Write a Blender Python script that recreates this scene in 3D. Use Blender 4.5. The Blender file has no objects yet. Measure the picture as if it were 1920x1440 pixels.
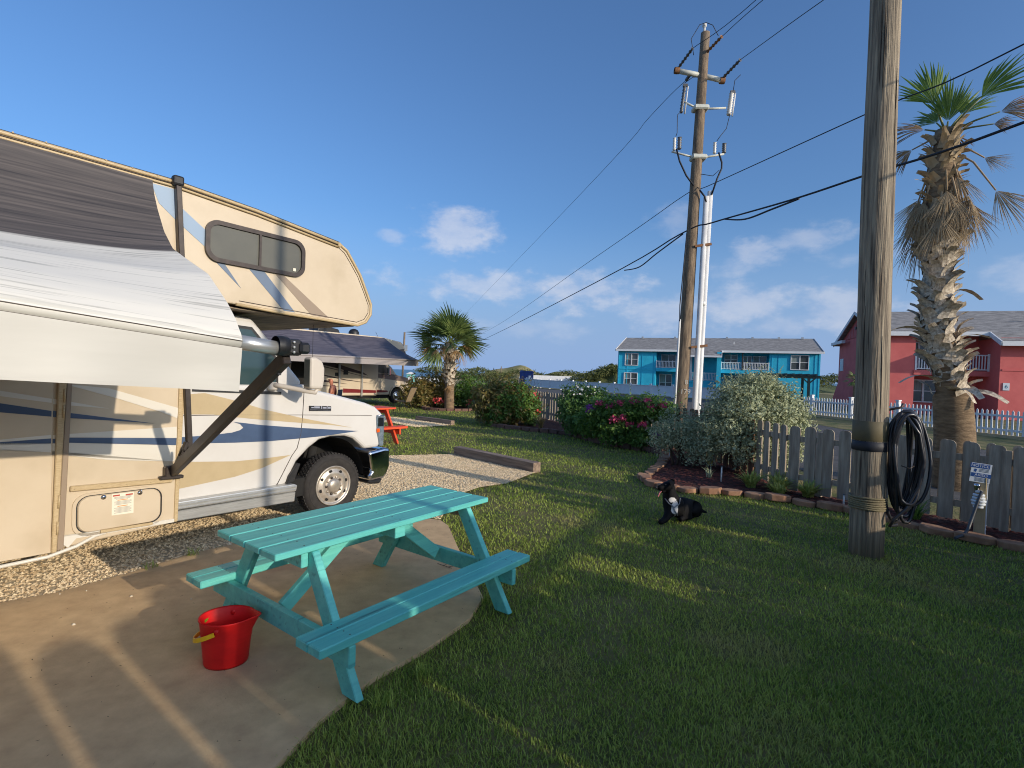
import bpy, bmesh, math, random
import numpy as np
from mathutils import Vector, Matrix, Quaternion

SC = bpy.context.scene
COL = SC.collection
rad = math.radians

# ------------------------------------------------------------------ camera
cam_d = bpy.data.cameras.new('camera')
cam = bpy.data.objects.new('camera', cam_d)
COL.objects.link(cam)
cam_d.sensor_width = 36.0
cam_d.lens = 36.0 * 985.0 / 1920.0
cam_d.clip_start = 0.05
cam_d.clip_end = 60000
_p, _r = 0.0208, 0.033
_U = Vector((0, math.sin(_p), math.cos(_p)))
_F = Vector((0, math.cos(_p), -math.sin(_p)))
_R = Vector((1, 0, 0)) * math.cos(_r) + _U * math.sin(_r)
_UP = Vector((1, 0, 0)) * -math.sin(_r) + _U * math.cos(_r)
cam.matrix_world = Matrix(((_R.x, _UP.x, -_F.x, 0), (_R.y, _UP.y, -_F.y, 0), (_R.z, _UP.z, -_F.z, 1.75), (0, 0, 0, 1)))
SC.camera = cam

# ------------------------------------------------------------------ light
SUN_EL = rad(15.8)
SUN_AZ = Vector((0.79, -0.613, 0)).normalized()
SUN_DIR = Vector((SUN_AZ.x * math.cos(SUN_EL), SUN_AZ.y * math.cos(SUN_EL), math.sin(SUN_EL)))
sun_d = bpy.data.lights.new('sun', 'SUN')
sun_d.energy = 2.5
sun_d.angle = rad(0.55)
sun_d.color = (1.0, 0.88, 0.72)
sun = bpy.data.objects.new('sun', sun_d)
COL.objects.link(sun)
sun.rotation_euler = SUN_DIR.to_track_quat('Z', 'Y').to_euler()
sun.location = (20, -15, 12)

SC.view_settings.view_transform = 'Standard'
SC.view_settings.look = 'None'
SC.view_settings.gamma = 1.0
SC.view_settings.use_curve_mapping = False
SC.view_settings.exposure = 0.47
SC.render.engine = 'CYCLES'
SC.cycles.max_bounces = 6
SC.cycles.transparent_max_bounces = 16
SC.cycles.use_denoising = True
SC.cycles.pixel_filter_type = 'BLACKMAN_HARRIS'
SC.cycles.filter_width = 1.05

# ------------------------------------------------------------------ sky
W = bpy.data.worlds.new('World')
SC.world = W
W.use_nodes = True
nt = W.node_tree
nt.nodes.clear()
def wn(t, **k):
    n = nt.nodes.new(t)
    for a, b in k.items(): setattr(n, a, b)
    return n
def wl(a, b): nt.links.new(a, b)
def wm(op, a, b=None, c=None):
    n = wn('ShaderNodeMath', operation=op)
    for i, v in enumerate((a, b, c)):
        if v is None: continue
        if isinstance(v, (int, float)): n.inputs[i].default_value = v
        else: wl(v, n.inputs[i])
    return n.outputs[0]
sky = wn('ShaderNodeTexSky', sky_type='NISHITA')
sky.sun_disc = False
sky.sun_elevation = SUN_EL
sky.sun_rotation = math.atan2(SUN_AZ.x, SUN_AZ.y)
sky.altitude = 0
sky.air_density = 1.0
sky.dust_density = 3.0
sky.ozone_density = 6.0
SKY_STRENGTH = 0.15
out = wn('ShaderNodeOutputWorld')
bg = wn('ShaderNodeBackground')
bg.inputs['Strength'].default_value = SKY_STRENGTH
tc = wn('ShaderNodeTexCoord')
sep = wn('ShaderNodeSeparateXYZ')
wl(tc.outputs['Generated'], sep.inputs[0])
az = wm('ARCTAN2', sep.outputs[0], sep.outputs[1])
el = wm('ARCSINE', sep.outputs[2])
# sea haze low over the horizon, the same all round
hz = wn('ShaderNodeMapRange', interpolation_type='SMOOTHSTEP')
wl(el, hz.inputs['Value'])
hz.inputs['From Min'].default_value = 0.30
hz.inputs['From Max'].default_value = 0.0
hz.inputs['To Max'].default_value = 0.9
hm_ = wn('ShaderNodeMix', data_type='RGBA')
wl(hz.outputs[0], hm_.inputs['Factor'])
wl(sky.outputs[0], hm_.inputs['A'])
hm_.inputs['B'].default_value = (.265 / .18, .40 / .18, .67 / .18, 1)
wl(hm_.outputs['Result'], bg.inputs['Color'])
mp = wn('ShaderNodeMapping')
mp.inputs['Scale'].default_value = (1, 1, 1.9)
wl(tc.outputs['Generated'], mp.inputs[0])
nz = wn('ShaderNodeTexNoise')
nz.inputs['Scale'].default_value = 15
nz.inputs['Detail'].default_value = 7
nz.inputs['Roughness'].default_value = 0.58
wl(mp.outputs[0], nz.inputs['Vector'])
nz2 = wn('ShaderNodeTexNoise')
nz2.inputs['Scale'].default_value = 5
nz2.inputs['Detail'].default_value = 4
wl(mp.outputs[0], nz2.inputs['Vector'])
noise_c = wm('SUBTRACT', nz.outputs['Fac'], 0.5)
# small fair weather clouds low over the sea: azimuth, elevation, half widths, opacity (radians)
CLOUDS = [(-.118, .262, .07, .044, 1.0), (-.234, .240, .026, .012, .6), (-.05, .163, .17, .028, .9), (.13, .158, .12, .040, 1.0),
          (.29, .275, .045, .028, .4), (.425, .215, .05, .026, .75), (.49, .232, .07, .02, .6), (.385, .20, .04, .022, .55),
          (.27, .118, .075, .032, .7), (.41, .135, .085, .034, .8), (.555, .118, .085, .036, .75), (.47, .095, .05, .02, .5),
          (.02, .085, .16, .018, .35), (.62, .2, .10, .012, .4), (.80, .16, .09, .03, .5), (-.62, .14, .14, .04, .6),
          (1.35, .2, .2, .05, .7), (2.2, .25, .25, .06, .8), (-1.6, .22, .2, .05, .7), (-2.6, .28, .25, .05, .7)]
mask = None
for (ca, ce, wa, we, op) in CLOUDS:
    dx = wm('DIVIDE', wm('SUBTRACT', az, ca), wa)
    dy = wm('DIVIDE', wm('SUBTRACT', el, ce), we)
    d = wm('SQRT', wm('ADD', wm('MULTIPLY', dx, dx), wm('MULTIPLY', dy, dy)))
    d = wm('ADD', d, wm('MULTIPLY', noise_c, -3.2))
    mr = wn('ShaderNodeMapRange', interpolation_type='SMOOTHSTEP')
    wl(d, mr.inputs['Value'])
    mr.inputs['From Min'].default_value = 1.3
    mr.inputs['From Max'].default_value = 0.2
    mr.inputs['To Min'].default_value = 0
    mr.inputs['To Max'].default_value = op
    mask = mr.outputs[0] if mask is None else wm('MAXIMUM', mask, mr.outputs[0])
cr_ = wn('ShaderNodeValToRGB')
cr_.color_ramp.elements[0].position = 0.36
cr_.color_ramp.elements[0].color = (.40, .47, .64, 1)
cr_.color_ramp.elements[1].position = 0.66
cr_.color_ramp.elements[1].color = (.66, .66, .71, 1)
wl(nz.outputs['Fac'], cr_.inputs[0])
bg2 = wn('ShaderNodeBackground')
wl(cr_.outputs[0], bg2.inputs['Color'])
bg2.inputs['Strength'].default_value = 0.85
mx = wn('ShaderNodeMixShader')
wl(wm('MULTIPLY', mask, 0.54), mx.inputs[0])
wl(bg.outputs[0], mx.inputs[1])
wl(bg2.outputs[0], mx.inputs[2])
wl(mx.outputs[0], out.inputs['Surface'])

# ------------------------------------------------------------------ helpers
def lin(r, g, b):
    f = lambda c: (c / 255 / 12.92) if c / 255 <= .04045 else ((c / 255 + .055) / 1.055) ** 2.4
    return (f(r), f(g), f(b), 1)

def M(name, c, c2=None, sc=6, rough=.6, bump=0, bsc=None, metal=0, stretch=(1, 1, 1), spec=.5, island=0, transl=0, lo=.35, hi=.65, det=5, bdist=.02, coat=0, c3=None, sc3=1.2, lo3=.5, hi3=.7, world=False, alpha=None):
    m = bpy.data.materials.new(name)
    m.use_nodes = True
    t = m.node_tree
    b = t.nodes['Principled BSDF']
    L = t.links.new
    b.inputs['Roughness'].default_value = rough
    b.inputs['Metallic'].default_value = metal
    b.inputs['Specular IOR Level'].default_value = spec
    b.inputs['Coat Weight'].default_value = coat
    b.inputs['Base Color'].default_value = c
    tcn = t.nodes.new('ShaderNodeTexCoord')
    mpn = t.nodes.new('ShaderNodeMapping')
    mpn.inputs['Scale'].default_value = stretch
    if world:
        geo = t.nodes.new('ShaderNodeNewGeometry')
        L(geo.outputs['Position'], mpn.inputs[0])
    else:
        oi = t.nodes.new('ShaderNodeObjectInfo')
        ml = t.nodes.new('ShaderNodeMath'); ml.operation = 'MULTIPLY'; ml.inputs[1].default_value = 61.0
        L(oi.outputs['Random'], ml.inputs[0])
        av = t.nodes.new('ShaderNodeVectorMath'); av.operation = 'ADD'
        L(tcn.outputs['Object'], av.inputs[0]); L(ml.outputs[0], av.inputs[1])
        L(av.outputs[0], mpn.inputs[0])
    col = None
    if c2 is not None:
        n = t.nodes.new('ShaderNodeTexNoise')
        n.inputs['Scale'].default_value = sc; n.inputs['Detail'].default_value = det; n.inputs['Roughness'].default_value = .6
        L(mpn.outputs[0], n.inputs['Vector'])
        r = t.nodes.new('ShaderNodeMapRange'); r.inputs['From Min'].default_value = lo; r.inputs['From Max'].default_value = hi
        L(n.outputs['Fac'], r.inputs['Value'])
        fac = r.outputs[0]
        if island:
            g = t.nodes.new('ShaderNodeNewGeometry')
            a = t.nodes.new('ShaderNodeMath'); a.operation = 'MULTIPLY'; a.inputs[1].default_value = island
            L(g.outputs['Random Per Island'], a.inputs[0])
            a2 = t.nodes.new('ShaderNodeMath'); a2.operation = 'MULTIPLY_ADD'; a2.inputs[1].default_value = 1 - island; a2.use_clamp = True
            L(fac, a2.inputs[0]); L(a.outputs[0], a2.inputs[2])
            fac = a2.outputs[0]
        mxn = t.nodes.new('ShaderNodeMix'); mxn.data_type = 'RGBA'
        mxn.inputs['A'].default_value = c; mxn.inputs['B'].default_value = c2
        L(fac, mxn.inputs['Factor'])
        col = mxn.outputs['Result']
        if c3 is not None:
            n3 = t.nodes.new('ShaderNodeTexNoise')
            n3.inputs['Scale'].default_value = sc3; n3.inputs['Detail'].default_value = 6
            L(mpn.outputs[0], n3.inputs['Vector'])
            r3 = t.nodes.new('ShaderNodeMapRange'); r3.inputs['From Min'].default_value = lo3; r3.inputs['From Max'].default_value = hi3
            L(n3.outputs['Fac'], r3.inputs['Value'])
            m3 = t.nodes.new('ShaderNodeMix'); m3.data_type = 'RGBA'
            L(col, m3.inputs['A']); m3.inputs['B'].default_value = c3
            L(r3.outputs[0], m3.inputs['Factor'])
            col = m3.outputs['Result']
        L(col, b.inputs['Base Color'])
    if bump:
        nb = t.nodes.new('ShaderNodeTexNoise')
        nb.inputs['Scale'].default_value = bsc or sc * 2; nb.inputs['Detail'].default_value = 6
        L(mpn.outputs[0], nb.inputs['Vector'])
        bp = t.nodes.new('ShaderNodeBump'); bp.inputs['Strength'].default_value = bump; bp.inputs['Distance'].default_value = bdist
        L(nb.outputs['Fac'], bp.inputs['Height']); L(bp.outputs[0], b.inputs['Normal'])
    if transl:
        o = t.nodes['Material Output']
        tr = t.nodes.new('ShaderNodeBsdfTranslucent')
        if col is not None: L(col, tr.inputs['Color'])
        else: tr.inputs['Color'].default_value = c
        ms = t.nodes.new('ShaderNodeMixShader'); ms.inputs[0].default_value = transl
        L(b.outputs[0], ms.inputs[1]); L(tr.outputs[0], ms.inputs[2]); L(ms.outputs[0], o.inputs['Surface'])
    return m

def link(o, parent=None):
    COL.objects.link(o)
    if parent is not None: o.parent = parent
    return o
def tag(o, label=None, cat=None, group=None, kind=None):
    for k, v in (('label', label), ('category', cat), ('group', group), ('kind', kind)):
        if v: o[k] = v
    return o
def empty(name, loc, rz=0, label=None, cat=None, group=None):
    o = bpy.data.objects.new(name, None)
    o.empty_display_size = .2
    COL.objects.link(o)
    o.location = loc
    o.rotation_euler = (0, 0, rz)
    return tag(o, label, cat, group)

def np_mesh(name, V, F, smooth=False):
    V = np.asarray(V, dtype=np.float32).reshape(-1, 3)
    F = np.asarray(F, dtype=np.int32)
    me = bpy.data.meshes.new(name)
    k = F.shape[1]
    me.vertices.add(len(V)); me.vertices.foreach_set('co', V.ravel())
    me.loops.add(F.size); me.loops.foreach_set('vertex_index', F.ravel())
    me.polygons.add(len(F))
    me.polygons.foreach_set('loop_start', np.arange(0, F.size, k, dtype=np.int32))
    me.polygons.foreach_set('use_smooth', np.full(len(F), smooth, dtype=bool))
    me.update(calc_edges=True)
    return me

def obj(name, me, mat, parent=None, loc=None):
    o = bpy.data.objects.new(name, me)
    if mat is not None and len(me.materials) == 0: me.materials.append(mat)
    link(o, parent)
    if loc is not None: o.location = loc
    return o

class MB:
    """collects simple shapes into one mesh"""
    def __init__(s): s.v = []; s.f = []; s.sm = []
    def add(s, V, F, smooth=False):
        n = len(s.v); s.v += [tuple(map(float, q)) for q in V]
        for q in F: s.f.append([i + n for i in q]); s.sm.append(smooth)
        return s
    def box(s, c, d, rz=0, rx=0, ry=0):
        m = Matrix.Rotation(rz, 3, 'Z') @ Matrix.Rotation(ry, 3, 'Y') @ Matrix.Rotation(rx, 3, 'X')
        V = [m @ Vector((x * d[0] / 2, y * d[1] / 2, z * d[2] / 2)) + Vector(c) for x in (-1, 1) for y in (-1, 1) for z in (-1, 1)]
        return s.add(V, [(0, 1, 3, 2), (4, 6, 7, 5), (0, 4, 5, 1), (2, 3, 7, 6), (0, 2, 6, 4), (1, 5, 7, 3)])
    def bar(s, p0, p1, w, h, up=(0, 0, 1)):
        p0, p1 = Vector(p0), Vector(p1); d = (p1 - p0).normalized(); u = Vector(up)
        a = d.cross(u)
        if a.length < 1e-4: a = d.cross(Vector((1, 0, 0)))
        a.normalize(); b = a.cross(d)
        V = [p + a * x * w / 2 + b * y * h / 2 for p in (p0, p1) for x in (-1, 1) for y in (-1, 1)]
        return s.add(V, [(0, 1, 3, 2), (4, 6, 7, 5), (0, 4, 5, 1), (2, 3, 7, 6), (0, 2, 6, 4), (1, 5, 7, 3)])
    def tube(s, pts, r, n=8, caps=True, smooth=True):
        pts = [Vector(p) for p in pts]
        rs = r if isinstance(r, (list, tuple)) else [r] * len(pts)
        base = len(s.v); prev = None
        for i, p in enumerate(pts):
            d = (pts[min(i + 1, len(pts) - 1)] - pts[max(i - 1, 0)]).normalized()
            if prev is None:
                a = d.cross(Vector((0, 0, 1)))
                if a.length < .05: a = d.cross(Vector((1, 0, 0)))
            else: a = prev - d * prev.dot(d)
            a.normalize(); prev = a; b = d.cross(a)
            for k in range(n):
                t = 2 * math.pi * k / n
                s.v.append(tuple(p + (a * math.cos(t) + b * math.sin(t)) * rs[i]))
        for i in range(len(pts) - 1):
            for k in range(n):
                s.f.append([base + i * n + k, base + i * n + (k + 1) % n, base + (i + 1) * n + (k + 1) % n, base + (i + 1) * n + k]); s.sm.append(smooth)
        if caps:
            s.f.append([base + k for k in range(n)][::-1]); s.sm.append(False)
            e = base + (len(pts) - 1) * n
            s.f.append([e + k for k in range(n)]); s.sm.append(False)
        return s
    def lathe(s, prof, n=24, o=(0, 0, 0), axis='Z', smooth=True, closed=False):
        base = len(s.v); o = Vector(o)
        for (r, z) in prof:
            for k in range(n):
                t = 2 * math.pi * k / n
                q = Vector((r * math.cos(t), r * math.sin(t), z))
                if axis == 'Y': q = Vector((q.x, -q.z, q.y))
                if axis == 'X': q = Vector((q.z, q.x, q.y))
                s.v.append(tuple(q + o))
        m = len(prof)
        for i in range(m if closed else m - 1):
            j = (i + 1) % m
            for k in range(n):
                s.f.append([base + i * n + k, base + i * n + (k + 1) % n, base + j * n + (k + 1) % n, base + j * n + k]); s.sm.append(smooth)
        return s
    def prism(s, poly, fn, d0, d1, smooth_side=False):
        """poly of 2-D points; fn(a, b, d) -> 3-D; extruded from d0 to d1"""
        n = len(poly)
        V = [fn(a, b, d0) for a, b in poly] + [fn(a, b, d1) for a, b in poly]
        s.add(V, [list(range(n))[::-1], [n + i for i in range(n)]])
        bs = len(s.v) - 2 * n
        for i in range(n):
            j = (i + 1) % n
            s.f.append([bs + i, bs + j, bs + n + j, bs + n + i]); s.sm.append(smooth_side)
        return s
    def grid(s, fn, nu, nv, smooth=True):
        V = [fn(i / nu, j / nv) for i in range(nu + 1) for j in range(nv + 1)]
        F = [(i * (nv + 1) + j, (i + 1) * (nv + 1) + j, (i + 1) * (nv + 1) + j + 1, i * (nv + 1) + j + 1) for i in range(nu) for j in range(nv)]
        return s.add(V, F, smooth)
    def mesh(s, name, fix=True):
        me = bpy.data.meshes.new(name)
        me.from_pydata(s.v, [], s.f)
        me.polygons.foreach_set('use_smooth', np.array(s.sm, dtype=bool))
        if fix:
            b = bmesh.new(); b.from_mesh(me); bmesh.ops.recalc_face_normals(b, faces=b.faces); b.to_mesh(me); b.free()
        me.update()
        return me
    def build(s, name, mat, parent=None, bevel=0, seg=1, loc=None, fix=True, solid=0):
        o = obj(name, s.mesh(name, fix), mat, parent, loc)
        if solid:
            md = o.modifiers.new('Solid', 'SOLIDIFY'); md.thickness = solid; md.offset = 0
            es = o.modifiers.new('Split', 'EDGE_SPLIT'); es.split_angle = rad(50)
        if bevel:
            md = o.modifiers.new('Bevel', 'BEVEL'); md.width = bevel; md.segments = seg; md.limit_method = 'ANGLE'; md.angle_limit = rad(40)
        return o

def copy_tree(o, parent=None, loc=None, rz=None):
    c = o.copy(); COL.objects.link(c); c.parent = parent
    if loc is not None: c.location = loc
    if rz is not None: c.rotation_euler = (0, 0, rz)
    for ch in o.children: copy_tree(ch, c)
    return c

def text_mesh(name, s, size, mat, parent, loc, rot, ext=.001, align='CENTER'):
    cu = bpy.data.curves.new(name, 'FONT'); cu.body = s; cu.size = size; cu.extrude = ext; cu.align_x = align; cu.align_y = 'CENTER'
    to = bpy.data.objects.new('tmp', cu); COL.objects.link(to)
    dg = bpy.context.evaluated_depsgraph_get()
    me = bpy.data.meshes.new_from_object(to.evaluated_get(dg))
    bpy.data.objects.remove(to); bpy.data.curves.remove(cu)
    me.name = name; me.materials.clear()
    o = obj(name, me, mat, parent, loc)
    o.rotation_euler = rot
    return o

def inside(px, py, poly):
    r = np.zeros(px.shape, bool); n = len(poly); j = n - 1
    for i in range(n):
        xi, yi = poly[i]; xj, yj = poly[j]
        if yi != yj:
            r ^= ((yi > py) != (yj > py)) & (px < (xj - xi) * (py - yi) / (yj - yi) + xi)
        j = i
    return r

def sheet(name, poly, z, mat, parent=None, kind='structure', thick=0):
    b = MB()
    if thick: b.prism(poly, lambda a, c, d: (a, c, d), z - thick, z)
    else: b.add([(x, y, z) for x, y in poly], [list(range(len(poly)))])
    me = b.mesh(name, fix=bool(thick))
    if not thick and me.polygons[0].normal.z < 0: me.flip_normals()
    o = obj(name, me, mat, parent)
    if kind and parent is None: o['kind'] = kind
    return o

def leaf_mesh(name, blobs, n, size, seed, aspect=.5, depth=.5, up=.25, curl=.25, jitter=.6, floor=None):
    """many small folded leaves spread through lumpy ellipsoids"""
    rg = np.random.default_rng(seed)
    B = np.array(blobs, float)
    wgt = (B[:, 3] * B[:, 4] * B[:, 5]) ** (2 / 3); wgt /= wgt.sum()
    bi = rg.choice(len(B), n, p=wgt)
    d = rg.normal(size=(n, 3)); d /= np.linalg.norm(d, axis=1)[:, None]
    r = 1 - depth * rg.random(n) ** 1.6
    lump = 1 + .20 * np.sin(d[:, 0] * 7 + bi * 1.7) * np.sin(d[:, 1] * 6 + bi) + .15 * np.sin(d[:, 2] * 9 + bi * 2.3)
    P = B[bi, :3] + d * B[bi, 3:6] * (r * lump)[:, None]
    if floor is not None:
        k = P[:, 2] > floor; P, d = P[k], d[k]; n = len(P)
    nrm = d + rg.normal(size=(n, 3)) * jitter + np.array([0, 0, up]); nrm /= np.linalg.norm(nrm, axis=1)[:, None]
    a = np.cross(nrm, rg.normal(size=(n, 3))); a /= np.linalg.norm(a, axis=1)[:, None]
    b = np.cross(nrm, a)
    s = size * (.4 + 1.2 * rg.random(n) ** 1.5)[:, None]
    tip = P + a * s; l = P + a * s * .45 + b * s * aspect * .5 + nrm * s * curl * .5; q = P + a * s * .45 - b * s * aspect * .5 + nrm * s * curl * .5
    V = np.stack([P, l, tip, q], 1).reshape(-1, 3)
    i = np.arange(n)[:, None] * 4
    return np_mesh(name, V, np.concatenate([i + [0, 1, 2], i + [0, 2, 3]]))
# ================================================================== the setting
m_soil = M('lawn_soil', lin(82, 84, 38), lin(122, 110, 64), sc=3, rough=.95, bump=.5, bsc=40, world=True)
m_grass = M('grass_blade', lin(94, 124, 42), lin(190, 200, 96), sc=1.1, rough=.55, spec=.3, island=.7, transl=.35, world=True, c3=lin(186, 170, 112), sc3=.9, lo3=.55, hi3=.76)
m_concrete = M('patio_concrete', lin(214, 182, 136), lin(188, 156, 116), sc=7, det=9, rough=.9, bump=.5, bsc=70, bdist=.006, world=True, c3=lin(166, 124, 92), sc3=.8, lo3=.56, hi3=.8, lo=.3, hi=.7)
m_gravelbed = M('gravel_ground', lin(222, 202, 166), lin(186, 166, 132), sc=60, rough=.95, bump=.8, bsc=70, world=True)
m_pebble = M('pebble', lin(246, 224, 184), lin(198, 168, 126), sc=3, rough=.85, island=.85, world=True)
m_mulch = M('mulch', lin(84, 40, 30), lin(46, 26, 20), sc=30, rough=.95, bump=.9, bsc=60, world=True)
m_chip = M('mulch_chip', lin(112, 54, 42), lin(60, 34, 28), sc=5, rough=.9, island=.9, world=True)
m_asphalt = M('asphalt', lin(92, 88, 84), lin(70, 68, 66), sc=4, rough=.95, bump=.3, bsc=90, world=True)
m_verge = M('verge_grass', lin(84, 92, 40), lin(136, 120, 74), sc=1.3, rough=.95, bump=.9, bsc=30, world=True, lo=.4, hi=.62)
m_sand = M('dune_sand', lin(170, 152, 112), lin(112, 116, 64), sc=.35, rough=.95, bump=.5, bsc=4, world=True)
m_sea = M('sea_water', lin(40, 92, 116), lin(64, 122, 140), sc=.02, rough=.35, bump=.5, bsc=.15, bdist=.4, spec=.4, world=True, stretch=(1, 3, 1))

# ground: one sheet to the beach, then the sea to the horizon
b = MB()
ys = [-60, -8, 30, 75, 100, 125, 150]; zs = [-.03, -.03, -.03, -.03, -.1, -.6, -3.2]
V = []; Fc = []
for y, z in zip(ys, zs): V += [(-900, y, z), (900, y, z)]
Fc = [(2 * i, 2 * i + 1, 2 * i + 3, 2 * i + 2) for i in range(len(ys) - 1)]
b.add(V, Fc)
tag(b.build('ground', m_soil), kind='structure')
tag(MB().add([(-30000, 130, -1.6), (30000, 130, -1.6), (30000, 40000, -1.6), (-30000, 40000, -1.6)], [(0, 1, 2, 3)]).build('sea', m_sea), kind='structure')

EDGE = [(-.61, 17.09), (.7, 16.06), (1.3, 15.75), (1.77, 15.39), (2.31, 13.85), (2.78, 13.06), (3.24, 12.54), (3.54, 12.02), (3.40, 11.4), (3.09, 10.66), (2.72, 9.79), (2.38, 9.22), (2.27, 8.71), (2.5, 8.30), (2.96, 8.14), (3.62, 8.05), (4.25, 7.61), (4.7, 7.22), (5.02, 6.57), (5.30, 6.07), (5.68, 5.74), (6.4, 5.1), (7.1, 4.4)]
FENCE = [(1.05, 21.2), (4.2, 12.1), (4.5, 8.35), (6.13, 6.36), (6.62, 5.78), (7.75, 4.45)]
PATIO = [(-5.6, -2), (-5.2, 1.55), (-3.58, 3.7), (-3.34, 3.9), (-3.11, 4.29), (-2.91, 4.75), (-2.52, 5.25), (-2.07, 5.77), (-1.4, 6.35), (-.79, 6.13), (-.67, 5.92), (-.51, 5.29), (-.32, 4.59), (-.17, 4.05), (-.25, 3.69), (-.48, 3.28), (-.73, 2.94), (-.9, 2.57), (-.98, 2.25), (-1.1, 1.5), (-1.3, -2)]
GRAVEL = [(-9, 1.5), (-5.2, 1.57), (-3.58, 3.72), (-3.34, 3.92), (-3.11, 4.31), (-2.91, 4.77), (-2.52, 5.27), (-2.07, 5.79), (-1.4, 6.37), (-.8, 6.2), (-.71, 7.5), (-.44, 8.01), (-.03, 8.35), (.46, 9.35), (-1.1, 11.15), (-2.6, 10.6), (-5.5, 10.2), (-10, 6)]
GRAVEL2 = [(-3.9, 17.2), (-2.92, 16.1), (-1.9, 17.1), (-3.3, 18.6), (-9, 22), (-10.5, 19.5)]
BED = EDGE + [(7.9, 4.6), (6.75, 5.9), (6.2, 6.5), (4.7, 8.45), (4.4, 12.15), (1.25, 21.2), (-.2, 21)]
ROAD = [(10.6, 3), (7.4, 7.4), (6.1, 9.5), (5.6, 12.5), (3.6, 20.5), (2.2, 30), (-.6, 60), (-1.0, 82), (1.6, 82), (3.1, 66), (11, 50.5), (18.5, 43), (13.2, 27), (13.0, 20), (14.5, 10), (17, 0)]
sheet('patio', PATIO, 0.0, m_concrete, thick=.1)
sheet('gravel_pad', GRAVEL, -.012, m_gravelbed)
sheet('gravel_path', GRAVEL2, -.012, m_gravelbed)
sheet('planting_bed', BED, .012, m_mulch)
sheet('road', ROAD, -.022, m_asphalt)
sheet('verge', [(7.9, 4.65), (10.5, 3), (7.35, 7.4), (6.05, 9.5), (5.55, 12.5), (3.55, 20.5), (1.3, 21.2), (4.45, 12.15), (4.75, 8.5), (6.25, 6.55)], -.020, m_verge)
sheet('verge', [(17.05, 0), (14.55, 10), (13.05, 20), (13.25, 27), (18.5, 43), (60, 30), (60, -4)], -.020, m_verge)
# planting ring round the far palm
ring = [(-2.86 + 1.15 * math.cos(t), 24.2 + 1.0 * math.sin(t)) for t in np.linspace(0, 2 * math.pi, 25)[:-1]]
sheet('palm_ring_bed', ring, .015, m_mulch)
# a sandy beach strip
sheet('beach', [(-300, 84), (300, 84), (300, 99), (-300, 99)], -.018, m_sand)

# dunes and scrub
def dune(name, cx, cy, rx, ry, h, seed, mat):
    rg = random.Random(seed); ph = [rg.uniform(0, 6) for _ in range(6)]
    def fn(u, v):
        x = (u - .5) * 2; y = (v - .5) * 2
        r = math.exp(-(x * x * 2.2 + y * y * 2.4)) - .06
        z = h * r * (1 + .22 * math.sin(7 * x + ph[0]) + .16 * math.sin(13 * x + ph[1] + 3 * y) + .12 * math.sin(23 * x + ph[2]))
        return (cx + x * rx, cy + y * ry, max(z, -.4) - .05)
    return tag(MB().grid(fn, 60, 25).build(name, mat), kind='structure')
m_scrub = M('scrub', lin(62, 74, 34), lin(112, 116, 62), sc=.5, rough=.9, bump=.8, bsc=3, bdist=.2, world=True)
dune('dune', 17.2, 90, 9.5, 9, 3.1, 3, m_scrub)
dune('dune', 6, 112, 26, 8, 3.0, 5, m_sand)
dune('dune', 46, 105, 30, 10, 3.4, 8, m_scrub)
m_scrubleaf = M('scrub_leaf', lin(58, 76, 32), lin(130, 132, 78), sc=.6, rough=.8, island=.7, transl=.25, world=True)
sb = [(17.2 + dx, 88 + dy, .8 + 2.2 * math.exp(-(dx / 6) ** 2 * 2.2), 1.5, 1.2, .7) for dx in np.linspace(-6.5, 6.5, 12) for dy in (-2, 1)]
sb += [(x, 104 + 2 * math.sin(x), 1.7 + .5 * math.sin(x * .7), 1.7, 1.2, .45) for x in np.arange(-18, 27, 1.9)]
sb += [(x, 92, 1.0 + .25 * math.sin(x * 1.7), 1.3, 1.0, .75) for x in np.arange(-10.5, -1.5, 1.3)]
sb += [(x, 95 + math.sin(x), 2.3 + .4 * math.sin(x), 2, 1.5, .9) for x in np.arange(30, 62, 2.2)]
o = obj('dune_scrub', leaf_mesh('dune_scrub', sb, 22000, .42, 4, aspect=.35), m_scrubleaf)
tag(o, 'low grey-green scrub covering the dunes behind the road', 'scrub', kind='stuff')

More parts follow.
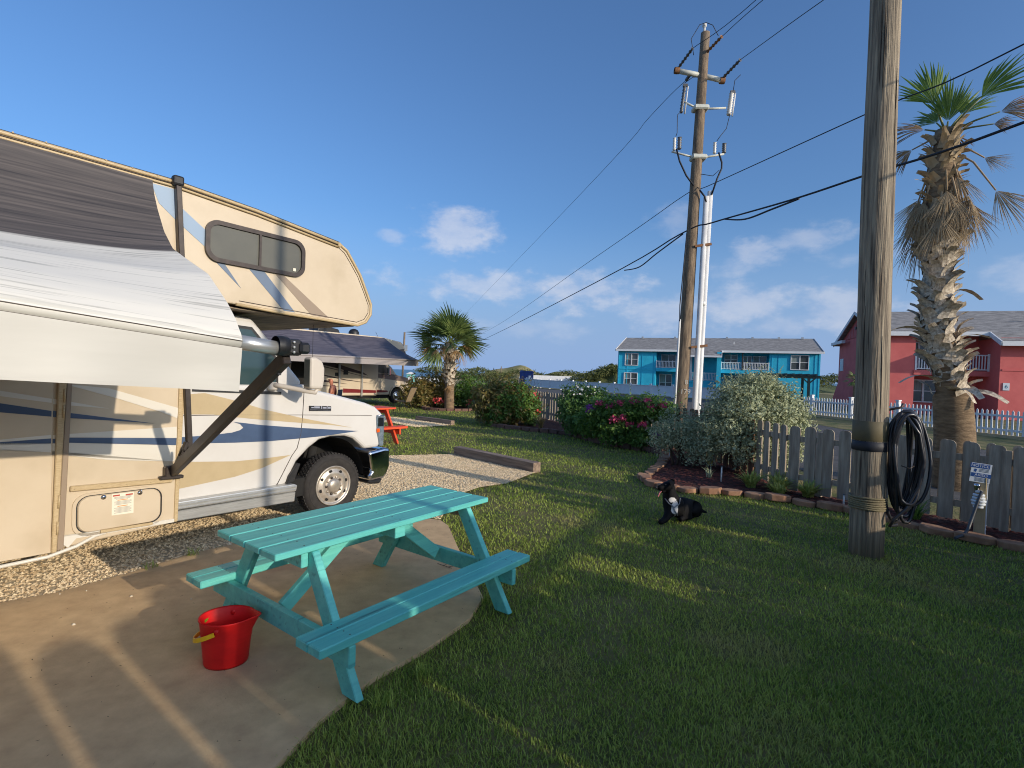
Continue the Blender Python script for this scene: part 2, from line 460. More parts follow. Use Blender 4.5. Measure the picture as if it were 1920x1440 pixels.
# ---------------------------------------------------------------- grass blades (stuff)
def grass(seed=1):
    rg = np.random.default_rng(seed)
    N = 470000
    # radial sampling: constant density close up, thinning with the square of the distance
    u = rg.random(N)
    near = u < .16
    d = np.where(near, np.sqrt(1.1 ** 2 + rg.random(N) * (3.0 ** 2 - 1.1 ** 2)), 3.0 * (36 / 3.0) ** rg.random(N))
    x = d * rg.uniform(-1.0, 1.35, N); y = d
    jx, jy = x + rg.normal(size=N) * .03, y + rg.normal(size=N) * .03
    out = inside(jx, jy, PATIO) | inside(jx, jy, GRAVEL) | inside(jx, jy, GRAVEL2) | inside(x, y, BED) | inside(x, y, ring)
    beyond = inside(x, y, [(7.9, 4.3), (6.9, 5.7), (6.2, 6.4), (4.6, 8.4), (4.3, 12.1), (1.1, 21.3), (-3, 40), (80, 40), (80, 0), (9, 0)])
    worn = np.sin(x * 1.9 + 2 * np.sin(y * .8)) * np.sin(y * 1.5 + 1.3 * np.sin(x * 1.1) + 1) + .5 * np.sin(x * 5.1 + y * 3.3) * np.sin(y * 4.7 - x * 2)
    bare = (worn > .72) & (rg.random(N) < .45)
    k = ~(out | beyond | bare)
    # a few stray blades creep over the slab edge
    x, y, d = x[k], y[k], d[k]; n = len(x)
    sc = np.maximum(1, d / 3.2) ** .78
    h = (.009 + .019 * rg.random(n)) * np.maximum(1, d / 6) ** .3 * (1 + .35 * np.sin(x * 2.1 + 1) * np.sin(y * 1.7))
    w = (.0019 + .0013 * rg.random(n)) * sc
    t = rg.random(n) * 2 * math.pi
    lean = .35 + .75 * rg.random(n)
    ax, ay = np.cos(t), np.sin(t); bx, by = -ay, ax
    z0 = np.full(n, -.032)
    P = np.stack([x, y, z0], 1)
    A = np.stack([ax, ay, 0 * ax], 1); B = np.stack([bx, by, 0 * bx], 1); Z = np.array([0, 0, 1.])
    hh = (h + .012)[:, None]; ww = w[:, None]; ll = lean[:, None]
    mid = P + Z * hh * .62 + A * hh * ll * .35
    tip = P + Z * hh * 1.0 + A * hh * ll * 1.05
    V = np.stack([P - B * ww, P + B * ww, mid + B * ww * .8, mid - B * ww * .8, tip], 1).reshape(-1, 3)
    i = np.arange(n)[:, None] * 5
    F = np.concatenate([i + [0, 1, 2], i + [0, 2, 3], i + [3, 2, 4]])
    return np_mesh('grass', V, F)
tag(obj('grass', grass(), m_grass), 'short green lawn grass with dry patches', 'grass', kind='stuff')

# ---------------------------------------------------------------- gravel pebbles (stuff)
def pebbles(name, poly, n, size, seed, x0, x1, y0, y1, flat=.6, zc=-.008):
    rg = np.random.default_rng(seed)
    x = rg.uniform(x0, x1, n); y = rg.uniform(y0, y1, n)
    k = inside(x, y, poly); x, y = x[k], y[k]; n = len(x)
    base = np.array([[1, 0, 0], [0, 1, 0], [-1, 0, 0], [0, -1, 0], [0, 0, 1], [0, 0, -.6]], float)
    s = size * (.5 + rg.random(n))[:, None, None]
    V = base[None] * s * (.7 + .6 * rg.random((n, 6, 1))) * np.array([1, 1, flat])
    t = rg.random(n) * 6.28; c, sn = np.cos(t)[:, None], np.sin(t)[:, None]
    X = V[:, :, 0] * c - V[:, :, 1] * sn; Y = V[:, :, 0] * sn + V[:, :, 1] * c
    V = np.stack([X + x[:, None], Y + y[:, None], V[:, :, 2] + zc], 2).reshape(-1, 3)
    f = np.array([[0, 1, 4], [1, 2, 4], [2, 3, 4], [3, 0, 4], [1, 0, 5], [2, 1, 5], [3, 2, 5], [0, 3, 5]])
    F = (np.arange(n)[:, None, None] * 6 + f[None]).reshape(-1, 3)
    return np_mesh(name, V, F)
tag(obj('gravel', pebbles('gravel', GRAVEL, 95000, .0125, 2, -5.2, .6, 2.2, 11.3), m_pebble), 'pale crushed shell gravel under the motorhome', 'gravel', kind='stuff')
tag(obj('gravel', pebbles('gravel', GRAVEL2, 14000, .026, 3, -9, -1.8, 16, 21), m_pebble), 'pale gravel strip beside the orange picnic table', 'gravel', kind='stuff')
tag(obj('mulch_chips', pebbles('mulch_chips', BED, 15000, .034, 5, 2.2, 7.6, 4.4, 16, flat=.25, zc=.017), m_chip), 'red-brown bark mulch in the fence bed', 'mulch', kind='stuff')
# loose stones and shells on the concrete
m_shell = M('shell', lin(225, 214, 190), lin(190, 176, 150), sc=20, rough=.7)
for i, (x, y, s) in enumerate([(-2.83, 3.42, .014), (-2.77, 3.86, .013), (-3.16, 3.93, .008), (-3.3, 3.86, .007), (-2.32, 3.85, .007), (-1.1, 3.2, .006)]):
    bb = MB(); bb.lathe([(.001, s * .8), (s * .6, s * .6), (s, .1 * s), (s * .8, -.001)], 9)
    o = bb.build('shell_fragment', m_shell, loc=(x, y, .001)); o.scale = (1, .7, 1); o.rotation_euler = (.2, 0, i * 1.3)
    tag(o, ['largest pale shell fragment on the sunny concrete near the gravel', 'pale shell fragment lying between gravel edge and bench shadow', 'tiny pale chip beside the gravel edge', 'tiny chip on the patio nearest the motorhome door', 'tiny pale chip near the far bench end', 'tiny pale chip under the teal table'][i], 'shell', 'shell bits on the patio')

# fine litter blown onto the slab
rgl = np.random.default_rng(9)
lx = rgl.uniform(-4.2, -.2, 420); ly = rgl.uniform(1.6, 6.2, 420); kk = inside(lx, ly, PATIO); lx, ly = lx[kk], ly[kk]
LV = []; LF = []
for i, (x, y) in enumerate(zip(lx, ly)):
    t = rgl.random() * 6.28; a, c = .004 + .009 * rgl.random() ** 2, .0015 + .0025 * rgl.random(); ct, st = math.cos(t), math.sin(t)
    for (u, v) in ((-a, 0), (0, -c), (a, 0), (0, c)): LV.append((x + u * ct - v * st, y + u * st + v * ct, .002 + .003 * rgl.random()))
    LF.append((4 * i, 4 * i + 1, 4 * i + 2, 4 * i + 3))
tag(obj('leaf_litter', np_mesh('leaf_litter', LV, LF), M('litter', lin(70, 60, 40), lin(150, 132, 92), sc=4, rough=.9, island=.9, world=True)), 'fine dry litter scattered over the concrete patio', 'litter', kind='stuff')
m_crk = M('slab_crack', lin(92, 76, 58), rough=1)
tw = MB()
for p0, p1, r in (((-.62, 4.72, .006), (-.48, 4.60, .012), .0025), ((-.56, 4.66, .008), (-.50, 4.74, .02), .002), ((-.52, 4.63, .01), (-.44, 4.65, .02), .0018)): tw.tube([p0, p1], r, 5)
tag(tw.build('twig', m_crk), 'small forked dry twig on the patio under the right table end', 'twig')
# ================================================================== near motorhome
m_beige = M('coach_beige', lin(204, 187, 160), lin(197, 179, 151), sc=2.5, rough=.38, spec=.5, coat=.12, bump=.05, bsc=2.2, bdist=.01, c3=lin(176, 158, 128), sc3=2.4, lo3=.55, hi3=.95)
m_cabwhite = M('cab_white', lin(210, 206, 199), lin(203, 198, 190), sc=2, rough=.25, spec=.5, coat=.35)
m_white = M('white_gelcoat', lin(214, 208, 194), rough=.35)
m_tan = M('decal_tan', lin(186, 166, 130), lin(180, 160, 124), sc=8, rough=.32)
m_taupe = M('decal_taupe', lin(150, 132, 112), rough=.35)
m_navy = M('decal_navy', lin(66, 82, 108), lin(74, 92, 120), sc=4, rough=.28)
m_ltblue = M('decal_light_blue', lin(140, 160, 180), rough=.35)
m_blueg = M('decal_blue_grey', lin(104, 118, 136), rough=.35)
m_trim = M('roof_trim', lin(196, 174, 134), lin(176, 152, 112), sc=30, rough=.45, stretch=(1, 6, 6))
m_bronze = M('bronze_frame', lin(74, 64, 58), lin(60, 52, 47), sc=20, rough=.4, metal=.3)
m_blackp = M('black_plastic', lin(34, 33, 34), lin(24, 24, 25), sc=30, rough=.5)
m_dark = M('underbody_black', lin(22, 21, 20), lin(34, 32, 29), sc=9, rough=.9)
m_glass = M('tinted_glass', lin(104, 102, 92), lin(92, 91, 84), sc=1.5, rough=.22, spec=.35)
m_glassg = M('cab_glass', lin(52, 72, 74), rough=.04, spec=.9)
m_chrome = M('chrome', lin(205, 205, 208), rough=.08, metal=1)
m_steel = M('polished_rim', lin(204, 194, 180), lin(176, 166, 152), sc=12, rough=.34, metal=.6)
m_rubber = M('tyre_rubber', lin(52, 48, 44), lin(38, 35, 33), sc=14, rough=.85, bump=.2, bsc=90, bdist=.004)
m_alu = M('aluminium', lin(196, 196, 192), lin(178, 178, 174), sc=30, rough=.35, metal=.6, stretch=(.3, 4, 4))
m_mirror = M('mirror_shell', lin(196, 186, 172), rough=.5)
m_amber = M('amber_lens', lin(232, 92, 30), rough=.2)
m_lens = M('headlight_lens', lin(120, 132, 140), lin(80, 90, 98), sc=16, rough=.08, spec=.8)
m_label = M('sticker_paper', lin(226, 218, 196), rough=.6)
m_red = M('sticker_red', lin(176, 70, 50), rough=.6)
m_ink = M('sticker_ink', lin(150, 146, 136), rough=.6)
m_amb2 = M('sticker_orange', lin(206, 140, 70), rough=.6)

RV = empty('motorhome', (-2.0386, 6.1318, 0), math.atan2(.8, .6), 'beige and white motorhome with navy swoosh graphics and extended awning, nearest on the left', 'motorhome')
def Q(s, w, z): return (s, -w, z)
WC = .21
def side(a, b, d): return (a, -d, b)

body = [(-6.6, .42), (-2.62, .42), (-2.56, .30), (-1.745, .34), (-1.745, 2.33), (-1.28, 2.315), (-.84, 2.285), (-.27, 2.262), (.1, 2.243), (.212, 2.29), (.278, 2.385), (.281, 2.5), (.216, 2.63), (.119, 2.82), (.02, 2.95), (-.07, 3.065), (-.18, 3.125), (-.66, 3.185), (-1.1, 3.24), (-1.84, 3.30), (-6.6, 3.33)]
MB().prism(body, side, -2.19, WC).build('coach_body', m_beige, RV, bevel=.012, seg=2)
# underside of the cab-over bunk, roof cap
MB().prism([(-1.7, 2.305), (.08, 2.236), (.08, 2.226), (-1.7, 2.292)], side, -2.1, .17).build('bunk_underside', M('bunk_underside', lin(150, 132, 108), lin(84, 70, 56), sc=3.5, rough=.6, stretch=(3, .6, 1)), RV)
# edge mouldings
def edge_run(pts, r, name, mat, w=WC + .004):
    return MB().tube([Q(a, w, z) for a, z in pts], r, 6).build(name, mat, RV)
edge_run([(-.18, 3.125), (-.07, 3.065), (.02, 2.95), (.119, 2.82), (.216, 2.63), (.281, 2.5), (.278, 2.385), (.212, 2.29), (.1, 2.243), (-.27, 2.262), (-.84, 2.285), (-1.28, 2.315)], .017, 'nose_moulding', m_trim)
inner = [(-.2, 3.09), (-.10, 3.035), (-.012, 2.93), (.087, 2.80), (.183, 2.62), (.246, 2.49), (.244, 2.40), (.19, 2.32), (.09, 2.278), (-.27, 2.297), (-1.25, 2.35)]
edge_run(inner, .004, 'sealant_line', m_bronze, WC + .001)
for dz, rr, mt, nm in ((-.005, .016, m_trim, 'roof_rail'), (-.042, .011, m_trim, 'roof_rail'), (.010, .007, m_bronze, 'roof_seal'), (-.024, .005, m_bronze, 'roof_seal')):
    MB().tube([Q(-6.6, WC + .012, 3.33 + dz), Q(-1.84, WC + .012, 3.30 + dz), Q(-1.1, WC + .012, 3.24 + dz), Q(-.66, WC + .012, 3.185 + dz), Q(-.18, WC + .012, 3.125 + dz)], rr, 6).build(nm, mt, RV)
MB().box(Q(-.18, WC + .02, 3.105), (.035, .03, .05)).build('rail_end_cap', m_trim, RV, bevel=.008)

def rrect(s0, s1, z0, z1, r, n=5):
    P = []
    for cx, cz, a0 in ((s1 - r, z1 - r, 0), (s0 + r, z1 - r, 90), (s0 + r, z0 + r, 180), (s1 - r, z0 + r, 270)):
        for k in range(n + 1):
            t = rad(a0 + 90 * k / n); P.append((cx + r * math.cos(t), cz + r * math.sin(t)))
    return P
def skew(P, sl, s_ref): return [(a, z + (a - s_ref) * sl) for a, z in P]
def ring_frame(outer, inner, d0, d1, name, mat, parent):
    n = len(outer); mb = MB()
    for (pa, pb, da, db) in ((outer, outer, d0, d1), (outer, inner, d1, d1), (inner, inner, d1, d0)):
        V = [side(a, z, da) for a, z in pa] + [side(a, z, db) for a, z in pb]
        mb.add(V, [(i, (i + 1) % n, n + (i + 1) % n, n + i) for i in range(n)], True)
    return mb.build(name, mat, parent)
# bunk window
SL = -.012
wo = skew(rrect(-1.566, -.59, 2.672, 3.052, .115, 7), SL, -1.1); wi = skew(rrect(-1.527, -.629, 2.711, 3.013, .085, 7), SL, -1.1)
win = ring_frame(wo, wi, WC, WC + .03, 'bunk_window_frame', m_bronze, RV)
for nm, a, b_ in (('pane', -1.53, -1.075), ('pane', -1.062, -.62)):
    P = [(max(min(q[0], b_), a), q[1]) for q in wi]
    MB().prism(P, side, WC + .002, WC + (.012 if a < -1.2 else .008)).build(nm, m_glass, win)
MB().bar(Q(-1.066, WC + .018, 2.712), Q(-1.066, WC + .018, 3.012), .022, .022, up=(0, 1, 0)).build('mullion', m_bronze, win)
MB().box(Q(-.70, WC + .0135, 2.74), (.028, .002, .03)).build('window_sticker', m_label, win)

def decal(P, mat, w, name='decal', parent=RV, th=.003):
    return MB().prism(P, side, w + .0005, w + th).build(name, mat, parent)
# graphics on the coach wall
decal([(-1.99, 3.235), (-1.80, 3.235), (-1.801, 3.124), (-1.565, 2.951), (-1.566, 2.80), (-1.80, 2.975), (-1.93, 3.085)][::-1], m_ltblue, WC, 'stripe_light_blue')
decal([(-1.49, 2.70), (-1.392, 2.68), (-1.232, 2.47)], m_blueg, WC, 'stripe_spike')
decal([(-1.165, 2.672), (-1.013, 2.672), (-.676, 2.305), (-.799, 2.308)], m_blueg, WC, 'stripe_blue_grey')
decal([(-.898, 2.665), (-.807, 2.663), (-.272, 2.287), (-.492, 2.298)], m_taupe, WC, 'stripe_taupe')
for nm, P, mt in (('stripe_white', [(-3.6, 1.66), (-2.6, 1.445), (-2.25, 1.359), (-2.6, 1.405), (-3.6, 1.585)], m_white),
                  ('stripe_navy', [(-3.6, 1.58), (-2.578, 1.35), (-1.93, 1.221), (-2.085, 1.243), (-2.577, 1.305), (-3.6, 1.45)], m_navy),
                  ('stripe_white', [(-3.2, 1.135), (-2.578, 1.172), (-1.762, 1.183), (-1.76, 1.085), (-2.496, 1.147), (-3.2, 1.13)], m_white),
                  ('stripe_navy', [(-3.2, 1.128), (-2.496, 1.145), (-1.762, 1.083), (-1.765, 1.022), (-2.499, 1.106), (-3.0, 1.128)], m_navy),
                  ('stripe_white', [(-3.2, 1.127), (-3.0, 1.125), (-2.499, 1.104), (-1.767, 1.02), (-1.774, .879), (-2.262, .948), (-2.55, 1.02), (-2.884, 1.098), (-3.3, 1.2)], m_white),
                  ('stripe_white', [(-2.55, 1.56), (-2.25, 1.52), (-1.752, 1.347), (-1.759, 1.258), (-1.892, 1.32), (-2.2, 1.44)], m_white)):
    decal(P, mt, WC, nm, th=.0025 + .0004 * len(P))
# entry door with its hinge post
dr = MB().prism([(-3.35, .30), (-2.60, .285), (-2.60, 2.25), (-3.35, 2.25)], side, WC + .001, WC + .014).build('entry_door', m_beige, RV, bevel=.004)
for nm, P, mt in (('stripe_white', [(-3.3, 1.60), (-2.61, 1.445), (-2.61, 1.415), (-3.3, 1.55)], m_white), ('stripe_navy', [(-3.3, 1.515), (-2.61, 1.355), (-2.61, 1.312), (-3.3, 1.42)], m_navy),
                  ('stripe_white', [(-3.2, 1.145), (-2.61, 1.176), (-2.61, 1.150), (-3.2, 1.142)], m_white), ('stripe_navy', [(-3.2, 1.140), (-2.61, 1.149), (-2.61, 1.112), (-3.0, 1.139)], m_navy),
                  ('stripe_white', [(-3.2, 1.138), (-3.0, 1.136), (-2.61, 1.110), (-2.61, 1.045), (-2.9, 1.10), (-3.3, 1.18)], m_white)):
    decal(P, mt, WC + .014, nm, dr)
MB().prism([(-2.602, .285), (-2.570, .29), (-2.505, 2.2), (-2.56, 2.2)], side, WC + .001, WC + .035).build('hinge_post', m_trim, RV, bevel=.006)
MB().prism([(-2.568, .295), (-2.528, .30), (-2.472, 2.2), (-2.50, 2.2)], side, WC + .001, WC + .022).build('door_jamb', m_taupe, RV, bevel=.004)
for z in (.42, .62, 1.30, 1.42):
    MB().tube([Q(-2.575 + (z - .29) * .03, WC + .04, z), Q(-2.575 + (z - .2) * .03, WC + .04, z + .1)], .007, 8).build('hinge', m_trim, RV)
# wall corner strip at the front of the coach
MB().prism([(-1.772, .345), (-1.742, .345), (-1.708, 1.5), (-1.70, 2.3), (-1.745, 2.3), (-1.752, 1.5)], side, WC - .03, WC + .012).build('corner_moulding', m_trim, RV, bevel=.004)
# storage locker
lo_ = skew(rrect(-2.478, -1.848, .362, .700, .10), -.015, -2.4); li = skew(rrect(-2.455, -1.868, .383, .682, .085), -.015, -2.4)
lk = ring_frame(lo_, li, WC, WC + .012, 'locker_frame', m_beige, RV)
lk2 = MB().prism(skew(rrect(-2.443, -1.88, .393, .672, .078), -.015, -2.4), side, WC + .001, WC + .017).build('locker_door', m_beige, RV, bevel=.005)
ring_frame(li, skew(rrect(-2.446, -1.876, .390, .675, .08), -.015, -2.4), WC, WC + .006, 'locker_seal', m_blackp, RV)
MB().bar(Q(-2.30, WC + .02, .383), Q(-1.94, WC + .02, .372), .016, .02).build('locker_hinge', m_trim, lk2)
for (a, z) in ((-2.283, .652), (-2.034, .648)):
    l = MB().lathe([(.02, 0), (.018, .006), (.006, .01), (.001, .01)], 14, Q(a, WC + .017, z), 'Y').build('latch', m_chrome, lk2)
MB().tube([Q(-2.034, WC + .028, .65), Q(-2.026, WC + .03, .678)], .006, 8).build('key', m_chrome, lk2)
st = MB().prism([(-2.228, .495), (-2.078, .489), (-2.078, .664), (-2.228, .668)], side, WC + .0175, WC + .0185).build('warning_sticker', m_label, lk2)
for z, hh, mt, a0, a1 in ((.652, .012, m_red, -2.222, -2.175), (.648, .012, m_red, -2.135, -2.085), (.612, .006, m_amb2, -2.19, -2.12), (.562, .006, m_amb2, -2.19, -2.12)):
    MB().box(Q((a0 + a1) / 2, WC + .019, z), (a1 - a0, .001, hh)).build('print_bar', mt, st)
for k, z in enumerate((.638, .63, .622, .601, .593, .585, .577, .55, .542, .534, .526, .518, .51)):
    MB().box(Q(-2.153, WC + .019, z), (.118 - .02 * (k % 3 == 2), .0006, .0035)).build('print_line', m_ink, st)
# side rail and skirt
MB().bar(Q(-2.495, WC + .015, .752), Q(-1.795, WC + .015, .722), .03, .042).build('drip_rail', m_trim, RV, bevel=.006)
MB().prism([(-6.5, .40), (-2.60, .40), (-2.50, .30), (-2.45, .36), (-1.77, .345), (-1.77, .375), (-6.5, .47)], side, WC + .0012, WC + .012).build('skirt', m_white, RV)
MB().tube([Q(-3.2, WC + .02, .255), Q(-2.62, WC + .02, .262), Q(-2.45, WC + .015, .30), Q(-2.33, WC, .35), Q(-2.2, WC - .02, .365)], .014, 8).build('step_rail', m_white, RV)

# ---------------------------------------------------------------- cab
WB = 0.0
arch = [(-.60, .46), (-.585, .50), (-.484, .70), (-.34, .835), (-.209, .918), (-.05, .945), (.132, .935), (.247, .895), (.358, .804), (.412, .752)]
low = arch + [(.645, .758), (.70, 1.165), (.655, 1.20), (.568, 1.272), (.42, 1.325), (.132, 1.395), (-.08, 1.446), (-.225, 1.475), (-.405, 1.545), (-1.75, 1.56), (-1.75, .45)]
MB().prism(low, side, -2.0, WB).build('cab_body', m_cabwhite, RV, bevel=.045, seg=3)
MB().prism([(-.41, 1.56), (-.60, 1.775), (-.76, 1.97), (-1.0, 2.225), (-1.75, 2.27), (-1.75, 1.5), (-.5, 1.5)], side, -1.94, -.03).build('cab_roof', m_cabwhite, RV, bevel=.05, seg=3)
# glass: side window and windscreen
gw = [(-1.56, 1.505), (-.705, 1.462), (-.715, 1.815), (-1.0, 2.13), (-1.56, 2.16)]
MB().prism(gw, side, -.06, -.024).build('side_window_frame', m_blackp, RV)
MB().prism([(-1.53, 1.53), (-.735, 1.492), (-.742, 1.80), (-1.01, 2.10), (-1.53, 2.13)], side, -.05, -.019).build('side_window', m_glassg, RV)
MB().bar(Q(-1.56, .004, 1.497), Q(-.69, .004, 1.455), .012, .03).build('window_sill', m_blackp, RV)
wsv = [Q(-.44, -.14, 1.572), Q(-.44, -1.83, 1.572), Q(-1.0, -1.75, 2.22), Q(-1.0, -.2, 2.22)]
MB().add([Vector(q) + Vector((.028, 0, .024)) for q in wsv], [(0, 1, 2, 3)]).build('windscreen', m_glassg, RV, solid=.006)
MB().bar(Q(-.30, -.25, 1.513), Q(-.36, -1.0, 1.56), .02, .015).build('wiper', m_blackp, RV)
MB().tube([Q(-.19, -.22, 1.49), Q(-.19, -.22, 2.35)], .0025, 5).build('antenna', m_blackp, RV)
MB().lathe([(.02, 0), (.016, .015), (.005, .02)], 10, Q(-.19, -.22, 1.485)).build('antenna_base', m_blackp, RV)
# panel gaps
def seam(pts, name, r=.0045, w=WB + .0005):
    return MB().tube([Q(a, w, z) for a, z in pts], r, 5).build(name, m_bronze, RV)
seam([(-.42, 1.53), (-.431, 1.212), (-.448, 1.007), (-.488, .851), (-.549, .772), (-.66, .57), (-.722, .46)], 'door_gap')
seam([(-1.735, 1.262), (-1.166, 1.245), (-.43, 1.212), (.507, 1.165)], 'body_crease', .003)
seam([(-1.70, 1.52), (-1.70, .47)], 'door_gap', .004)
decal([(-1.447, 1.465), (-1.169, 1.388), (-.858, 1.286), (-.433, 1.177), (.227, 1.029), (-.054, 1.078), (-.432, 1.124), (-.895, 1.183), (-1.165, 1.223), (-1.367, 1.258), (-1.68, 1.272), (-1.68, 1.45)], m_tan, WB, 'swoosh_tan')
decal([(.313, .984), (-.431, 1.068), (-.894, 1.128), (-1.075, 1.16), (-1.185, 1.177), (-1.112, 1.151), (-1.079, 1.112), (-1.11, 1.09), (-1.188, 1.071), (-1.387, 1.06), (-1.69, 1.061), (-1.69, .999), (-1.462, .989), (-1.16, .968), (-.793, .953), (-.453, .954), (-.162, .959)], m_navy, WB, 'swoosh_navy')
decal([(-.561, .783), (-.886, .778), (-1.156, .782), (-1.593, .827), (-1.69, .83), (-1.69, .582), (-1.152, .627), (-.883, .678)], m_tan, WB, 'swoosh_tan')
# fender badge
bd = MB().prism([(-.36, 1.312), (-.081, 1.298), (-.079, 1.242), (-.358, 1.254)], side, WB + .0008, WB + .012).build('fender_badge', m_blackp, RV, bevel=.003)
m_badge = M('badge_silver', lin(190, 192, 204), rough=.3, metal=.5)
for a0, a1, z0, z1 in ((-.335, -.285, 1.284, 1.296), (-.30, -.23, 1.281, 1.302), (-.215, -.205, 1.274, 1.304), (-.193, -.145, 1.275, 1.292), (-.139, -.132, 1.268, 1.302), (-.125, -.09, 1.272, 1.290), (-.35, -.085, 1.2585, 1.2605)):
    MB().box(Q((a0 + a1) / 2, WB + .0125, (z0 + z1) / 2), (a1 - a0, .002, z1 - z0), ry=.05).build('badge_mark', m_badge, bd)
# lamps, bumper, running board
hl = MB().prism([(.565, 1.165), (.712, 1.158), (.705, .765), (.637, .762), (.584, .94)], side, -.30, WB + .008).build('headlight', m_lens, RV, bevel=.02, seg=2)
MB().prism([(.585, .945), (.63, .948), (.63, .995), (.58, .995)], side, WB + .006, WB + .013).build('amber_reflector', m_amber, hl, bevel=.004)
MB().prism([(.60, 1.02), (.69, 1.02), (.69, 1.13), (.60, 1.135)], side, WB + .007, WB + .011).build('reflector_bowl', m_chrome, hl, bevel=.004)
MB().tube([Q(.571, WB + .01, 1.16), Q(.70, WB + .01, 1.155)], .008, 6).build('lamp_bezel', m_chrome, hl)
MB().prism([(.45, .715), (.70, .745), (.775, .735), (.79, .70), (.792, .50), (.745, .40), (.70, .355), (.48, .345), (.455, .42), (.50, .47)], side, -2.03, .035).build('bumper', m_chrome, RV, bevel=.035, seg=3)
MB().prism([(.47, .355), (.70, .36), (.66, .29), (.48, .31)], side, -1.98, .02).build('bumper_valance', m_blackp, RV, bevel=.02)
rb = MB().prism([(-1.745, .485), (-.56, .478), (-.52, .46), (-.535, .395), (-1.745, .41)], side, -.05, .085).build('running_board', m_alu, RV, bevel=.012, seg=2)
for z0 in (.455, .425):
    MB().bar(Q(-1.74, .088, z0), Q(-.545, .088, z0 - .006), .01, .012).build('running_board_rib', m_alu, rb, bevel=.003)
MB().prism([(-1.745, .40), (-.535, .39), (-.545, .285), (-1.745, .305)], side, -.02, .075).build('running_board_skirt', m_alu, RV, bevel=.008)
MB().prism([(-.62, .46), (-.53, .50), (-.46, .68), (-.49, .69), (-.59, .56)], side, -.22, .035).build('fender_flap', m_blackp, RV, bevel=.006)
# wheel well and underbody
n = 18
V = []
for d in (-.55, -.008):
    for k in range(n + 1):
        t = math.pi * k / n; V.append((-.09 + .50 * math.cos(t), -d, .44 + .50 * math.sin(t)))
F = [(k, k + 1, n + 2 + k, n + 1 + k) for k in range(n)] + [list(range(n + 1))]
MB().add(V, F).build('wheel_well', m_dark, RV, fix=False)
MB().box((-3.4, 1.0, .40), (6.2, 1.9, .20)).build('underbody', m_dark, RV)
MB().tube([Q(-.15, -.3, .62), Q(-.1, -.3, .80)], .05, 10).build('suspension_spring', m_dark, RV)
# wheel
wh = bpy.data.objects.new('front_wheel', None); link(wh, RV); wh.location = Q(0.0, -.02, .362)
tp = [(.225, -.015), (.25, -.002), (.30, .004), (.335, -.002), (.358, -.018), (.370, -.04), (.372, -.10), (.372, -.16), (.36, -.2), (.33, -.215), (.25, -.21), (.22, -.2)]
ty = MB().lathe(tp, 56, axis='Y').build('tyre', m_rubber, wh)
for ring_z in (-.055, -.085, -.115, -.145):
    pass
tm = MB()
for k in range(56):
    t = 2 * math.pi * k / 56
    for (yy, off) in ((.045, 0), (.085, .5), (.125, 0), (.16, .5)):
        tt = t + off * 2 * math.pi / 56
        tm.box((.372 * math.cos(tt), yy, .372 * math.sin(tt)), (.026, .03, .012), ry=-tt + math.pi / 2)
tm.build('tread', m_rubber, wh)
MB().lathe([(.312, .0045), (.316, .0065), (.320, .0045)], 56, axis='Y').build('sidewall_ring', m_rubber, ty)
rm = MB().lathe([(.226, -.03), (.232, .003), (.222, .006), (.212, -.002), (.205, -.02), (.185, -.012), (.16, .002), (.125, .006), (.110, -.004), (.085, -.006), (.082, .018), (.05, .030), (.02, .036), (.0005, .037)], 48, axis='Y').build('rim', m_steel, wh)
for k in range(8):
    t = 2 * math.pi * k / 8 + .25
    MB().lathe([(.021, .0), (.0005, .001)], 14, (.172 * math.cos(t), .003, .172 * math.sin(t)), 'Y').build('hand_hole', m_dark, rm).location = (0, -.0, 0)
for k in range(10):
    t = 2 * math.pi * k / 10
    MB().lathe([(.0145, 0), (.0145, .012), (.009, .016), (.0005, .016)], 8, (.099 * math.cos(t), .0, .099 * math.sin(t)), 'Y').build('lug_nut', m_bronze if k % 2 else m_steel, rm)
# hand holes sit a hair proud of the dished face
for o in [c for c in rm.children if c.name.startswith('hand_hole')]: o.location = (0, -.004, 0)
# mirror on its arm
mr = MB()
mpr = [(-.085, .005), (.07, .0), (.085, .1), (.085, .22), (.055, .30), (-.02, .335), (-.088, .335)]
mr.prism(mpr, lambda a, b_, d: (a, -d, b_), -.08, .06)
mo = mr.build('mirror_housing', m_mirror, RV, bevel=.03, seg=3, loc=Q(-.525, .36, 1.512))
MB().box((-.089, 0, .17), (.006, .10, .28)).build('mirror_glass', m_glass, mo)
MB().tube([Q(-.80, .03, 1.545), Q(-.74, .09, 1.535), Q(-.60, .30, 1.495), Q(-.52, .37, 1.48), Q(-.50, .375, 1.525)], .026, 10).build('mirror_arm', m_mirror, RV)
MB().box(Q(-.80, .02, 1.53), (.1, .07, .085)).build('mirror_mount', m_mirror, RV, bevel=.012)

# ---------------------------------------------------------------- awning
PROF = [(.235, 3.255), (.30, 3.13), (.42, 2.985), (.64, 2.77), (.90, 2.60), (1.28, 2.47), (1.75, 2.315), (1.95, 2.20), (2.12, 2.10), (2.25, 2.005), (2.32, 1.935), (2.352, 1.908), (2.368, 1.875)]
PL = [0]
for a_, b_ in zip(PROF, PROF[1:]): PL.append(PL[-1] + math.hypot(b_[0] - a_[0], b_[1] - a_[1]))
def prof(v):
    L = v * PL[-1]
    for i in range(len(PROF) - 1):
        if L <= PL[i + 1] + 1e-9:
            t = (L - PL[i]) / (PL[i + 1] - PL[i]); return (PROF[i][0] + (PROF[i + 1][0] - PROF[i][0]) * t, PROF[i][1] + (PROF[i + 1][1] - PROF[i][1]) * t)
    return PROF[-1]
def tube_z(s): return 1.868 + (-2.2 - s) * .098 if s > -3.6 else 1.868 + 1.4 * .098
